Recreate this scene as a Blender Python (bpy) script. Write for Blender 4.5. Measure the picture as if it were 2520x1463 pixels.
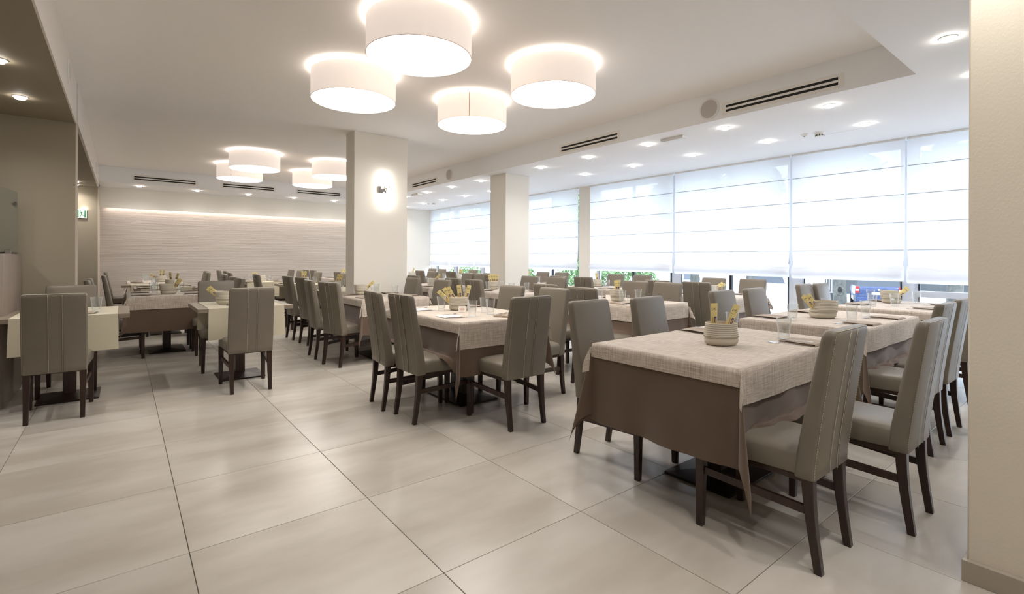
import bpy, bmesh, math, random
from mathutils import Vector, Matrix, noise
PI = math.pi
SC = bpy.context.scene
COL = SC.collection
for o in list(bpy.data.objects):
    bpy.data.objects.remove(o)

# ------------------------------------------------------------------ camera, world, exposure
CAM_H = 1.2829
YAW, ROLL = 0.66947, 0.00364
cd = bpy.data.cameras.new('camera')
cam = bpy.data.objects.new('camera', cd); COL.objects.link(cam)
cd.sensor_fit = 'HORIZONTAL'; cd.sensor_width = 36.0
cd.lens = 1211.8 * 36.0 / 2520.0
cd.shift_y = -(731.5 - 637.56) / 2520.0
cd.clip_start = 0.05; cd.clip_end = 400
cam.matrix_world = (Matrix.Translation((0, 0, CAM_H)) @ Matrix.Rotation(-YAW, 4, 'Z')
                    @ Matrix.Rotation(PI / 2, 4, 'X') @ Matrix.Rotation(ROLL, 4, 'Z'))
SC.camera = cam
SC.view_settings.view_transform = 'Standard'
SC.view_settings.look = 'None'
SC.view_settings.exposure = 1.4
SC.view_settings.gamma = 1.0
SC.view_settings.use_curve_mapping = False
cy = SC.cycles
cy.use_denoising = True
cy.max_bounces = 9; cy.diffuse_bounces = 5; cy.glossy_bounces = 3
cy.transmission_bounces = 8; cy.transparent_max_bounces = 12
cy.sample_clamp_indirect = 6.0
cy.caustics_reflective = False; cy.caustics_refractive = False
cy.use_adaptive_sampling = True; cy.adaptive_threshold = 0.03

SKY_STRENGTH = 2.2
SKY_COLOR = (0.70, 0.82, 1.0, 1)
w = bpy.data.worlds.new('sky'); SC.world = w; w.use_nodes = True
bg = w.node_tree.nodes['Background']
bg.inputs[0].default_value = SKY_COLOR
bg.inputs[1].default_value = SKY_STRENGTH

LAMP_DISC = 6.0        # lower diffuser of a drum lamp
LAMP_TOP = 4.2         # light leaving the open top of a drum lamp
LAMP_SHADE = 0.36
SPOT_GLOW = 22.0
SPOT_WATT = 17.0
COVE_POWER = 4.5

# ------------------------------------------------------------------ helpers
def lin(c):
    return tuple(((v / 255) / 12.92 if v / 255 <= 0.04045 else ((v / 255 + 0.055) / 1.055) ** 2.4) for v in c) + (1.0,)

def mat(name, rgb=(200, 200, 200), rough=0.6, metal=0.0, spec=0.5, bump=None, var=None, emit=None, trans=0.0, sheen=0.0, coat=0.0):
    """bump=(scale vec, strength, distance); var=(scale vec, amount)"""
    m = bpy.data.materials.new(name); m.use_nodes = True
    nt = m.node_tree; b = nt.nodes['Principled BSDF']
    col = lin(rgb)
    b.inputs['Base Color'].default_value = col
    b.inputs['Roughness'].default_value = rough
    b.inputs['Metallic'].default_value = metal
    b.inputs['Specular IOR Level'].default_value = spec
    b.inputs['Transmission Weight'].default_value = trans
    b.inputs['Sheen Weight'].default_value = sheen
    b.inputs['Coat Weight'].default_value = coat
    if bump or var:
        tc = nt.nodes.new('ShaderNodeTexCoord')
    if var:
        mp = nt.nodes.new('ShaderNodeMapping'); mp.inputs['Scale'].default_value = var[0]
        nz = nt.nodes.new('ShaderNodeTexNoise'); nz.inputs['Scale'].default_value = 1.0; nz.inputs['Detail'].default_value = 5
        nt.links.new(tc.outputs['Object'], mp.inputs[0]); nt.links.new(mp.outputs[0], nz.inputs['Vector'])
        mx = nt.nodes.new('ShaderNodeMix'); mx.data_type = 'RGBA'
        a = var[1]
        mx.inputs[6].default_value = tuple(c * (1 - a) for c in col[:3]) + (1,)
        mx.inputs[7].default_value = tuple(min(1, c * (1 + a)) for c in col[:3]) + (1,)
        mr = nt.nodes.new('ShaderNodeMapRange'); mr.inputs[1].default_value = 0.3; mr.inputs[2].default_value = 0.7
        nt.links.new(nz.outputs[0], mr.inputs[0]); nt.links.new(mr.outputs[0], mx.inputs[0])
        nt.links.new(mx.outputs[2], b.inputs['Base Color'])
    if bump:
        mp = nt.nodes.new('ShaderNodeMapping'); mp.inputs['Scale'].default_value = bump[0]
        nz = nt.nodes.new('ShaderNodeTexNoise'); nz.inputs['Scale'].default_value = 1.0; nz.inputs['Detail'].default_value = 4
        nt.links.new(tc.outputs['Object'], mp.inputs[0]); nt.links.new(mp.outputs[0], nz.inputs['Vector'])
        bp = nt.nodes.new('ShaderNodeBump'); bp.inputs['Strength'].default_value = bump[1]; bp.inputs['Distance'].default_value = bump[2]
        nt.links.new(nz.outputs[0], bp.inputs['Height']); nt.links.new(bp.outputs[0], b.inputs['Normal'])
    if emit:
        b.inputs['Emission Color'].default_value = tuple(emit[0]) + (1,)
        b.inputs['Emission Strength'].default_value = emit[1]
    return m

def emis(name, rgb, s):
    m = bpy.data.materials.new(name); m.use_nodes = True; nt = m.node_tree
    nt.nodes.remove(nt.nodes['Principled BSDF'])
    e = nt.nodes.new('ShaderNodeEmission'); e.inputs[0].default_value = tuple(rgb) + (1,); e.inputs[1].default_value = s
    nt.links.new(e.outputs[0], nt.nodes['Material Output'].inputs[0])
    return m

def finish(name, bm, m, parent=None, smooth=False, mats=None):
    me = bpy.data.meshes.new(name)
    bm.to_mesh(me); bm.free()
    for mm in (mats or [m]):
        me.materials.append(mm)
    if smooth:
        for p in me.polygons: p.use_smooth = True
        if smooth != 'all':
            try: me.set_sharp_from_angle(angle=math.radians(smooth if smooth is not True else 38))
            except Exception: pass
    o = bpy.data.objects.new(name, me); COL.objects.link(o)
    if parent: o.parent = parent
    return o

def box(bm, x0, y0, z0, x1, y1, z1, bev=0.0, seg=2, mi=0):
    c = bmesh.ops.create_cube(bm, size=1.0)
    vs = c['verts']
    bmesh.ops.scale(bm, vec=(x1 - x0, y1 - y0, z1 - z0), verts=vs)
    bmesh.ops.translate(bm, vec=((x0 + x1) / 2, (y0 + y1) / 2, (z0 + z1) / 2), verts=vs)
    fs = {f for v in vs for f in v.link_faces}
    for f in fs: f.material_index = mi
    if bev > 0:
        es = {e for v in vs for e in v.link_edges}
        r = bmesh.ops.bevel(bm, geom=list(es), offset=bev, segments=seg, affect='EDGES', profile=0.6)
        for f in r['faces']: f.material_index = mi
    return vs

def cyl(bm, x, y, z0, z1, r0, r1=None, n=24, cap=True, axis='Z'):
    r1 = r0 if r1 is None else r1
    c = bmesh.ops.create_cone(bm, cap_ends=cap, cap_tris=False, segments=n, radius1=r0, radius2=r1, depth=abs(z1 - z0))
    vs = c['verts']
    if axis == 'X': bmesh.ops.rotate(bm, matrix=Matrix.Rotation(PI / 2, 3, 'Y'), verts=vs)
    if axis == 'Y': bmesh.ops.rotate(bm, matrix=Matrix.Rotation(-PI / 2, 3, 'X'), verts=vs)
    mid = (z0 + z1) / 2
    t = {'Z': (x, y, mid), 'X': (mid, x, y), 'Y': (x, mid, y)}[axis]
    bmesh.ops.translate(bm, vec=t, verts=vs)
    return vs

def tube(bm, pts, r, n=6):
    rings = []
    for i, p in enumerate(pts):
        p = Vector(p)
        a = Vector(pts[max(0, i - 1)]); b = Vector(pts[min(len(pts) - 1, i + 1)])
        d = (b - a).normalized()
        u = d.orthogonal().normalized(); v = d.cross(u)
        if i: # keep twist low
            pu = rings[-1][1]; u = (pu - d * pu.dot(d)).normalized(); v = d.cross(u)
        rr = r(i / (len(pts) - 1)) if callable(r) else r
        ring = [bm.verts.new(p + (u * math.cos(2 * PI * k / n) + v * math.sin(2 * PI * k / n)) * rr) for k in range(n)]
        rings.append((ring, u))
    for a, b in zip(rings, rings[1:]):
        for k in range(n):
            bm.faces.new((a[0][k], a[0][(k + 1) % n], b[0][(k + 1) % n], b[0][k]))
    bm.faces.new(list(reversed(rings[0][0]))); bm.faces.new(rings[-1][0])

def loft(bm, rings, cap=True, mi=0):
    R = [[bm.verts.new(p) for p in r] for r in rings]
    n = len(R[0])
    for a, b in zip(R, R[1:]):
        for k in range(n):
            f = bm.faces.new((a[k], a[(k + 1) % n], b[(k + 1) % n], b[k])); f.material_index = mi
    if cap:
        bm.faces.new(list(reversed(R[0]))).material_index = mi
        bm.faces.new(R[-1]).material_index = mi
    return R

def rrect(w, d, r, k=3):
    """rounded rectangle outline (ccw) centred on 0"""
    out = []
    for cx, cy_, a0 in ((w / 2 - r, d / 2 - r, 0), (-w / 2 + r, d / 2 - r, 90), (-w / 2 + r, -d / 2 + r, 180), (w / 2 - r, -d / 2 + r, 270)):
        for i in range(k + 1):
            a = math.radians(a0 + 90 * i / k)
            out.append((cx + r * math.cos(a), cy_ + r * math.sin(a)))
    return out

def thing(name, label, cat, loc=(0, 0, 0), rot=0.0, group=None):
    o = bpy.data.objects.new(name, None); COL.objects.link(o)
    o.empty_display_size = 0.1
    o.location = loc; o.rotation_euler = (0, 0, rot)
    o['label'] = label; o['category'] = cat
    if group: o['group'] = group
    return o

def tag(o, label, cat, group=None):
    o['label'] = label; o['category'] = cat
    if group: o['group'] = group
    return o

KIDS = {}
def kids(o):
    return [c for c in bpy.data.objects if c.parent is o]

def protos(o):
    """cache the tree of a prototype once"""
    ch = kids(o)
    return (o, [protos(c) for c in ch])

def dup(tree, parent=None):
    o, ch = tree
    c = o.copy(); COL.objects.link(c)
    if parent: c.parent = parent
    for t in ch: dup(t, c)
    return c

class Proto:
    def __init__(self, root):
        self.tree = protos(root); self.root = root; self.used = False
    def place(self, loc, rot, label, group=None, scale=None):
        o = self.root if not self.used else dup(self.tree)
        self.used = True
        o.location = loc; o.rotation_euler = (0, 0, rot) if not isinstance(rot, tuple) else rot
        if scale: o.scale = scale
        o['label'] = label
        if group: o['group'] = group
        elif 'group' in o: del o['group']
        return o

def structure(o):
    o['kind'] = 'structure'; return o

# ------------------------------------------------------------------ materials
M = {}
M['ceiling'] = mat('ceiling_paint', (248, 246, 244), 0.85, spec=0.2)
M['white_wall'] = mat('warm_white_paint', (238, 234, 225), 0.8, spec=0.25)
M['soffit'] = mat('soffit_paint', (247, 248, 250), 0.8, spec=0.2)
M['taupe_wall'] = mat('taupe_paint', (148, 138, 120), 0.75, spec=0.25, bump=((60, 60, 60), 0.15, 0.002))
M['beige_wall'] = mat('beige_rough_paint', (222, 214, 198), 0.8, spec=0.2, bump=((110, 110, 80), 0.22, 0.003))
M['trimtaupe'] = mat('pale_taupe_paint', (190, 178, 162), 0.8, spec=0.2)
M['trimtaupe2'] = mat('pale_grey_paint', (226, 219, 211), 0.8, spec=0.2)
M['base'] = mat('skirting_tile', (170, 160, 146), 0.45)
M['grout'] = mat('grout', (120, 110, 98), 0.9)
M['leather'] = mat('taupe_leatherette', (121, 113, 101), 0.42, spec=0.42, bump=((420, 420, 420), 0.08, 0.0006), var=((5, 5, 5), 0.05))
M['thread'] = mat('pale_thread', (196, 188, 172), 0.7)
M['seamgroove'] = mat('dark_seam', (112, 103, 91), 0.7)
M['darkwood'] = mat('dark_stained_wood', (52, 34, 27), 0.33, spec=0.45, var=((30, 30, 4), 0.35))
M['basemetal'] = mat('dark_brown_metal', (46, 35, 31), 0.38, metal=0.3, spec=0.5)
M['laminate'] = mat('grey_brown_laminate', (134, 122, 106), 0.38, var=((3, 60, 60), 0.10))
M['veneer'] = mat('grey_wood_veneer', (142, 129, 118), 0.4, var=((70, 70, 2.0), 0.16))
M['brown_cloth'] = mat('brown_tablecloth', (100, 83, 70), 0.85, spec=0.15, sheen=0.25, bump=((500, 500, 500), 0.25, 0.0008), var=((3, 3, 3), 0.06))
M['cream'] = mat('cream_runner_cloth', (192, 184, 162), 0.85, spec=0.1, sheen=0.2, bump=((25, 25, 25), 0.25, 0.004))
M['napkin'] = mat('taupe_napkin_cloth', (158, 140, 122), 0.85, spec=0.1, sheen=0.3, var=((60, 600, 60), 0.12))
M['paper'] = mat('white_paper', (240, 232, 224), 0.7)
M['steel'] = mat('polished_steel', (205, 205, 206), 0.14, metal=1.0)
M['chrome'] = mat('chrome', (220, 220, 222), 0.08, metal=1.0)
M['plastic'] = mat('white_plastic', (236, 236, 234), 0.4)
M['ventframe'] = mat('vent_white', (240, 238, 234), 0.6)
M['ventdark'] = mat('vent_slot_black', (24, 22, 20), 0.7)
M['grille'] = mat('speaker_grille', (196, 190, 186), 0.6, bump=((900, 900, 900), 0.3, 0.001))
M['winframe'] = mat('white_window_frame', (228, 232, 240), 0.35)
M['gasket'] = mat('black_gasket', (22, 24, 34), 0.5)
M['lampdisc'] = emis('lamp_diffuser_glow', (1.0, 0.95, 0.89), LAMP_DISC)
M['lamptop'] = emis('lamp_upper_glow', (1.0, 0.92, 0.82), LAMP_TOP)
M['lamprim'] = mat('lamp_rim_trim', (226, 206, 188), 0.6)
M['spot'] = emis('spotlight_glow', (1.0, 0.94, 0.84), SPOT_GLOW)
M['sconce_tube'] = emis('sconce_glow', (1.0, 0.94, 0.88), 15.0)
M['cove'] = emis('cove_strip_glow', (1.0, 0.88, 0.80), 1.2)

def shade_material():
    # fabric drum lit from inside: a lamp surface that gives off light
    m = mat('lamp_shade_fabric', (238, 222, 208), 0.9, spec=0.1, bump=((300, 300, 300), 0.15, 0.001))
    b = m.node_tree.nodes['Principled BSDF']
    b.inputs['Emission Color'].default_value = (1.0, 0.90, 0.83, 1)
    b.inputs['Emission Strength'].default_value = LAMP_SHADE * 0.55
    return m
M['shade'] = shade_material()

def tile_material():
    m = bpy.data.materials.new('stone_tile'); m.use_nodes = True; nt = m.node_tree
    N = nt.nodes; L = nt.links; b = N['Principled BSDF']
    geo = N.new('ShaderNodeNewGeometry'); info = N.new('ShaderNodeObjectInfo')
    mp = N.new('ShaderNodeMapping'); mp.inputs['Scale'].default_value = (0.8, 2.2, 1)
    mp.inputs['Rotation'].default_value = (0, 0, 0.35)
    off = N.new('ShaderNodeVectorMath'); off.operation = 'MULTIPLY_ADD'
    off.inputs[1].default_value = (37, 19, 7)
    L.new(info.outputs['Random'], off.inputs[0]); L.new(geo.outputs['Position'], off.inputs[2])
    L.new(off.outputs[0], mp.inputs[0])
    n1 = N.new('ShaderNodeTexNoise'); n1.inputs['Scale'].default_value = 1.5; n1.inputs['Detail'].default_value = 5; n1.inputs['Roughness'].default_value = 0.5
    L.new(mp.outputs[0], n1.inputs['Vector'])
    ma = N.new('ShaderNodeMapRange'); ma.inputs[1].default_value = 0.3; ma.inputs[2].default_value = 0.7; ma.interpolation_type = 'SMOOTHSTEP'
    L.new(n1.outputs[0], ma.inputs[0])
    cr = N.new('ShaderNodeMix'); cr.data_type = 'RGBA'; cr.inputs[6].default_value = lin((180, 172, 161)); cr.inputs[7].default_value = lin((199, 193, 184))
    L.new(ma.outputs[0], cr.inputs[0])
    hsv = N.new('ShaderNodeHueSaturation')
    mr = N.new('ShaderNodeMapRange'); mr.inputs[3].default_value = 0.94; mr.inputs[4].default_value = 1.05
    L.new(info.outputs['Random'], mr.inputs[0]); L.new(mr.outputs[0], hsv.inputs['Value'])
    L.new(cr.outputs[2], hsv.inputs['Color']); L.new(hsv.outputs[0], b.inputs['Base Color'])
    n2 = N.new('ShaderNodeTexNoise'); n2.inputs['Scale'].default_value = 55; n2.inputs['Detail'].default_value = 4
    L.new(geo.outputs['Position'], n2.inputs['Vector'])
    r2 = N.new('ShaderNodeMapRange'); r2.inputs[3].default_value = 0.25; r2.inputs[4].default_value = 0.29
    b.inputs['Roughness'].default_value = 0.27
    bp = N.new('ShaderNodeBump'); bp.inputs['Strength'].default_value = 0.10; bp.inputs['Distance'].default_value = 0.0015
    L.new(n2.outputs[0], bp.inputs['Height']); L.new(bp.outputs[0], b.inputs['Normal'])
    b.inputs['Specular IOR Level'].default_value = 0.5
    return m
M['tile'] = tile_material()

def linen_material():
    m = bpy.data.materials.new('beige_slub_linen'); m.use_nodes = True; nt = m.node_tree
    N = nt.nodes; L = nt.links; b = N['Principled BSDF']
    uv = N.new('ShaderNodeUVMap'); uv.uv_map = 'UVMap'
    outs = []
    for sc in ((160, 7, 1), (8, 160, 1)):
        mp = N.new('ShaderNodeMapping'); mp.inputs['Scale'].default_value = sc
        n = N.new('ShaderNodeTexNoise'); n.inputs['Scale'].default_value = 1.0; n.inputs['Detail'].default_value = 3; n.inputs['Roughness'].default_value = 0.7
        L.new(uv.outputs[0], mp.inputs[0]); L.new(mp.outputs[0], n.inputs['Vector'])
        mr = N.new('ShaderNodeMapRange'); mr.inputs[1].default_value = 0.34; mr.inputs[2].default_value = 0.66
        L.new(n.outputs[0], mr.inputs[0]); outs.append(mr.outputs[0])
    ad = N.new('ShaderNodeMath'); ad.operation = 'MULTIPLY_ADD'; ad.inputs[1].default_value = 0.5
    a2 = N.new('ShaderNodeMath'); a2.operation = 'MULTIPLY'; a2.inputs[1].default_value = 0.5
    L.new(outs[0], a2.inputs[0]); L.new(outs[1], ad.inputs[0]); L.new(a2.outputs[0], ad.inputs[2])
    mx = N.new('ShaderNodeMix'); mx.data_type = 'RGBA'
    mx.inputs[6].default_value = lin((146, 132, 118)); mx.inputs[7].default_value = lin((222, 211, 199))
    L.new(ad.outputs[0], mx.inputs[0]); L.new(mx.outputs[2], b.inputs['Base Color'])
    bp = N.new('ShaderNodeBump'); bp.inputs['Strength'].default_value = 0.25; bp.inputs['Distance'].default_value = 0.001
    L.new(ad.outputs[0], bp.inputs['Height']); L.new(bp.outputs[0], b.inputs['Normal'])
    b.inputs['Roughness'].default_value = 0.85; b.inputs['Specular IOR Level'].default_value = 0.15
    b.inputs['Sheen Weight'].default_value = 0.2
    return m
M['linen'] = linen_material()

def blind_material(name, transp, dens):
    m = bpy.data.materials.new(name); m.use_nodes = True; nt = m.node_tree
    N = nt.nodes; L = nt.links; N.remove(N['Principled BSDF'])
    d = N.new('ShaderNodeBsdfDiffuse'); d.inputs[0].default_value = (0.86, 0.86, 0.86, 1)
    t = N.new('ShaderNodeBsdfTranslucent'); t.inputs[0].default_value = (0.90, 0.90, 0.92, 1)
    p = N.new('ShaderNodeBsdfTransparent'); p.inputs[0].default_value = (1, 1, 1, 1)
    m1 = N.new('ShaderNodeMixShader'); m1.inputs[0].default_value = dens
    m2 = N.new('ShaderNodeMixShader'); m2.inputs[0].default_value = transp
    L.new(d.outputs[0], m1.inputs[1]); L.new(t.outputs[0], m1.inputs[2])
    L.new(m1.outputs[0], m2.inputs[1]); L.new(p.outputs[0], m2.inputs[2])
    L.new(m2.outputs[0], N['Material Output'].inputs[0])
    return m
M['blind'] = blind_material('sheer_blind_fabric', 0.07, 0.56)
M['blindrod'] = mat('blind_rod', (176, 178, 184), 0.7)

def pane_material():
    m = bpy.data.materials.new('window_glass'); m.use_nodes = True; nt = m.node_tree
    N = nt.nodes; L = nt.links; N.remove(N['Principled BSDF'])
    t = N.new('ShaderNodeBsdfTransparent'); t.inputs[0].default_value = (0.97, 0.975, 0.98, 1)
    g = N.new('ShaderNodeBsdfGlossy'); g.inputs['Roughness'].default_value = 0.02
    lw = N.new('ShaderNodeLayerWeight'); lw.inputs[0].default_value = 0.5
    pw = N.new('ShaderNodeMath'); pw.operation = 'POWER'; pw.inputs[1].default_value = 5.0; L.new(lw.outputs['Facing'], pw.inputs[0])
    fr = N.new('ShaderNodeMapRange'); fr.inputs[3].default_value = 0.03; fr.inputs[4].default_value = 0.8; L.new(pw.outputs[0], fr.inputs[0])
    mx = N.new('ShaderNodeMixShader')
    L.new(fr.outputs[0], mx.inputs[0]); L.new(t.outputs[0], mx.inputs[1]); L.new(g.outputs[0], mx.inputs[2])
    L.new(mx.outputs[0], N['Material Output'].inputs[0])
    return m
M['pane'] = pane_material()

def tumbler_material():
    m = bpy.data.materials.new('clear_glass'); m.use_nodes = True; nt = m.node_tree
    b = nt.nodes['Principled BSDF']
    b.inputs['Base Color'].default_value = (0.97, 0.98, 0.98, 1)
    b.inputs['Transmission Weight'].default_value = 1.0; b.inputs['Roughness'].default_value = 0.0
    b.inputs['IOR'].default_value = 1.45
    return m
def tumbler2():
    m = bpy.data.materials.new('clear_tumbler_glass'); m.use_nodes = True; nt = m.node_tree
    N = nt.nodes; L = nt.links; N.remove(N['Principled BSDF'])
    t = N.new('ShaderNodeBsdfTransparent'); t.inputs[0].default_value = (0.97, 0.98, 0.98, 1)
    g = N.new('ShaderNodeBsdfGlossy'); g.inputs['Roughness'].default_value = 0.03
    d = N.new('ShaderNodeBsdfDiffuse'); d.inputs[0].default_value = (0.95, 0.95, 0.96, 1)
    m0 = N.new('ShaderNodeMixShader'); m0.inputs[0].default_value = 0.45
    L.new(g.outputs[0], m0.inputs[1]); L.new(d.outputs[0], m0.inputs[2])
    lw = N.new('ShaderNodeLayerWeight'); lw.inputs[0].default_value = 0.5
    pw = N.new('ShaderNodeMath'); pw.operation = 'POWER'; pw.inputs[1].default_value = 2.4
    L.new(lw.outputs['Facing'], pw.inputs[0])
    mr = N.new('ShaderNodeMapRange'); mr.inputs[3].default_value = 0.06; mr.inputs[4].default_value = 0.85; L.new(pw.outputs[0], mr.inputs[0])
    mx = N.new('ShaderNodeMixShader'); L.new(mr.outputs[0], mx.inputs[0]); L.new(t.outputs[0], mx.inputs[1]); L.new(m0.outputs[0], mx.inputs[2])
    L.new(mx.outputs[0], N['Material Output'].inputs[0])
    return m
M['glass'] = tumbler2()
M['frosted'] = mat('frosted_guard_glass', (104, 100, 84), 0.45, trans=0.0)

def ripple_material():
    m = bpy.data.materials.new('rippled_wall_panel'); m.use_nodes = True; nt = m.node_tree
    N = nt.nodes; L = nt.links; b = N['Principled BSDF']
    geo = N.new('ShaderNodeNewGeometry')
    mp = N.new('ShaderNodeMapping'); mp.inputs['Scale'].default_value = (0.55, 1, 58)
    n = N.new('ShaderNodeTexNoise'); n.inputs['Scale'].default_value = 1.0; n.inputs['Detail'].default_value = 6; n.inputs['Roughness'].default_value = 0.75
    n.inputs['Distortion'].default_value = 0.3
    L.new(geo.outputs['Position'], mp.inputs[0]); L.new(mp.outputs[0], n.inputs['Vector'])
    bp = N.new('ShaderNodeBump'); bp.inputs['Strength'].default_value = 0.9; bp.inputs['Distance'].default_value = 0.02
    L.new(n.outputs[0], bp.inputs['Height']); L.new(bp.outputs[0], b.inputs['Normal'])
    cr = N.new('ShaderNodeValToRGB')
    cr.color_ramp.elements[0].position = 0.36; cr.color_ramp.elements[0].color = lin((176, 167, 158))
    cr.color_ramp.elements[1].position = 0.62; cr.color_ramp.elements[1].color = lin((212, 204, 196))
    L.new(n.outputs[0], cr.inputs[0]); L.new(cr.outputs[0], b.inputs['Base Color'])
    b.inputs['Roughness'].default_value = 0.75; b.inputs['Specular IOR Level'].default_value = 0.2
    return m
M['ripple'] = ripple_material()

def bag_material():
    m = bpy.data.materials.new('striped_canvas'); m.use_nodes = True; nt = m.node_tree
    N = nt.nodes; L = nt.links; b = N['Principled BSDF']
    uv = N.new('ShaderNodeUVMap'); uv.uv_map = 'UVMap'
    sx = N.new('ShaderNodeSeparateXYZ'); L.new(uv.outputs[0], sx.inputs[0])
    # thin dark stripes over the folded cuff: uv.y counts stripes (cuff between 0 and 7), <0 = plain body
    fr = N.new('ShaderNodeMath'); fr.operation = 'FRACT'; L.new(sx.outputs[1], fr.inputs[0])
    lt = N.new('ShaderNodeMath'); lt.operation = 'LESS_THAN'; lt.inputs[1].default_value = 0.17; L.new(fr.outputs[0], lt.inputs[0])
    gt = N.new('ShaderNodeMath'); gt.operation = 'GREATER_THAN'; gt.inputs[1].default_value = 0.0; L.new(sx.outputs[1], gt.inputs[0])
    mu = N.new('ShaderNodeMath'); mu.operation = 'MULTIPLY'; L.new(lt.outputs[0], mu.inputs[0]); L.new(gt.outputs[0], mu.inputs[1])
    mx = N.new('ShaderNodeMix'); mx.data_type = 'RGBA'
    mx.inputs[6].default_value = lin((200, 193, 177)); mx.inputs[7].default_value = lin((92, 80, 70))
    L.new(mu.outputs[0], mx.inputs[0]); L.new(mx.outputs[2], b.inputs['Base Color'])
    b.inputs['Roughness'].default_value = 0.9; b.inputs['Specular IOR Level'].default_value = 0.1
    return m
M['bag'] = bag_material()

def packet_material():
    # yellow paper sleeve: dark script scribble near the top, blue flash and breadstick picture near the bottom (object space)
    m = bpy.data.materials.new('yellow_printed_sleeve'); m.use_nodes = True; nt = m.node_tree
    N = nt.nodes; L = nt.links; b = N['Principled BSDF']
    tc = N.new('ShaderNodeTexCoord'); sx = N.new('ShaderNodeSeparateXYZ'); L.new(tc.outputs['Object'], sx.inputs[0])
    def between(sock, lo, hi):
        a = N.new('ShaderNodeMath'); a.operation = 'GREATER_THAN'; a.inputs[1].default_value = lo; L.new(sock, a.inputs[0])
        c = N.new('ShaderNodeMath'); c.operation = 'LESS_THAN'; c.inputs[1].default_value = hi; L.new(sock, c.inputs[0])
        e = N.new('ShaderNodeMath'); e.operation = 'MULTIPLY'; L.new(a.outputs[0], e.inputs[0]); L.new(c.outputs[0], e.inputs[1])
        return e.outputs[0]
    def mul(a, c):
        e = N.new('ShaderNodeMath'); e.operation = 'MULTIPLY'; L.new(a, e.inputs[0]); L.new(c, e.inputs[1]); return e.outputs[0]
    def mix(fac, ca, cb):
        x = N.new('ShaderNodeMix'); x.data_type = 'RGBA'; L.new(fac, x.inputs[0])
        if isinstance(ca, tuple): x.inputs[6].default_value = ca
        else: L.new(ca, x.inputs[6])
        x.inputs[7].default_value = cb; return x.outputs[2]
    n = N.new('ShaderNodeTexNoise'); n.inputs['Scale'].default_value = 240; n.inputs['Detail'].default_value = 2
    L.new(tc.outputs['Object'], n.inputs['Vector'])
    g1 = N.new('ShaderNodeMath'); g1.operation = 'GREATER_THAN'; g1.inputs[1].default_value = 0.54; L.new(n.outputs[0], g1.inputs[0])
    script = mul(mul(g1.outputs[0], between(sx.outputs[2], 0.158, 0.174)), between(sx.outputs[0], -0.014, 0.014))
    g2 = N.new('ShaderNodeMath'); g2.operation = 'GREATER_THAN'; g2.inputs[1].default_value = 0.60; L.new(n.outputs[0], g2.inputs[0])
    small = mul(mul(g2.outputs[0], between(sx.outputs[2], 0.132, 0.146)), between(sx.outputs[0], -0.013, 0.012))
    blue = mul(between(sx.outputs[2], 0.085, 0.122), between(sx.outputs[0], 0.0, 0.014))
    stick = mul(between(sx.outputs[2], 0.06, 0.118), between(sx.outputs[0], -0.010, -0.004))
    stick2 = mul(between(sx.outputs[2], 0.06, 0.112), between(sx.outputs[0], 0.004, 0.009))
    c = mix(script, lin((230, 214, 150)), lin((80, 70, 72)))
    c = mix(small, c, lin((120, 100, 80)))
    c = mix(blue, c, lin((62, 66, 132)))
    c = mix(stick, c, lin((205, 165, 105)))
    c = mix(stick2, c, lin((214, 172, 112)))
    L.new(c, b.inputs['Base Color']); b.inputs['Roughness'].default_value = 0.5
    return m
M['packet'] = packet_material()

# ------------------------------------------------------------------ room dimensions
XL, XB, XW = -0.385, 5.14, 7.72          # left fascia, beam fascia, window plane
YN, YE0, YE = 1.12, 12.85, 14.0           # coffer near edge, far fascia, end wall
ZC, ZS, ZL = 3.13, 2.82, 2.70             # main ceiling, soffit, left soffit
YBACK, XFAR = -3.2, -3.2

# ---- floor: tiles laid one by one on a grout bed
bm = bmesh.new(); box(bm, XFAR - 0.2, YBACK - 0.2, -0.06, 8.15, 14.3, -0.004)
floor = structure(finish('floor', bm, M['grout']))
T, GX, GY = 0.8, 0.23218, 1.74378
bm = bmesh.new(); box(bm, -T / 2 + 0.0015, -T / 2 + 0.0015, -0.012, T / 2 - 0.0015, T / 2 - 0.0015, 0.0, bev=0.0012, seg=1)
tile0 = finish('tile', bm, M['tile'])
first = True
for i in range(-4, 10):
    for j in range(-6, 16):
        x, y = GX + (i + 0.5) * T, GY + (j + 0.5) * T
        if x - T / 2 > 7.95 or y - T / 2 > 14.0: continue
        # hidden behind the partitions on the left and behind the near right wall: nothing seen there
        if x + T / 2 < -1.7 and y < 4.5: continue
        if x - T / 2 > 3.1 and y + T / 2 < 0.0 : continue
        t = tile0 if first else tile0.copy()
        if not first: COL.objects.link(t)
        first = False
        t.parent = floor; t.location = (x, y, 0)

# ---- ceilings
def sbox(name, m, *a, bev=0.0, parent=None):
    bm = bmesh.new(); box(bm, *a, bev=bev)
    return structure(finish(name, bm, m, parent))
sbox('ceiling', M['ceiling'], XL - 0.1, YN - 0.1, ZC, XB + 0.1, YE0 + 0.1, ZC + 0.15)
sbox('ceiling', M['soffit'], XB, YBACK, ZS, 8.0, YE + 0.3, ZC + 0.14)
sbox('ceiling', M['soffit'], XL, YE0, ZS, XB, YE + 0.3, ZC + 0.14)
sbox('ceiling', M['soffit'], XL, YBACK, ZS, XB, YN, ZC + 0.14)
sbox('ceiling', M['taupe_wall'], XFAR, YBACK, ZL, XL - 0.012, YE + 0.3, ZC + 0.14)
# left fascia boards (pale paint) with the small step between the two runs
sbox('trim_1', M['trimtaupe2'], XL - 0.012, YBACK, ZL, XL, 6.955, ZC)
sbox('trim_2', M['trimtaupe2'], XL - 0.012, 6.955, ZL, XL + 0.012, YE0, ZC)
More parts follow.
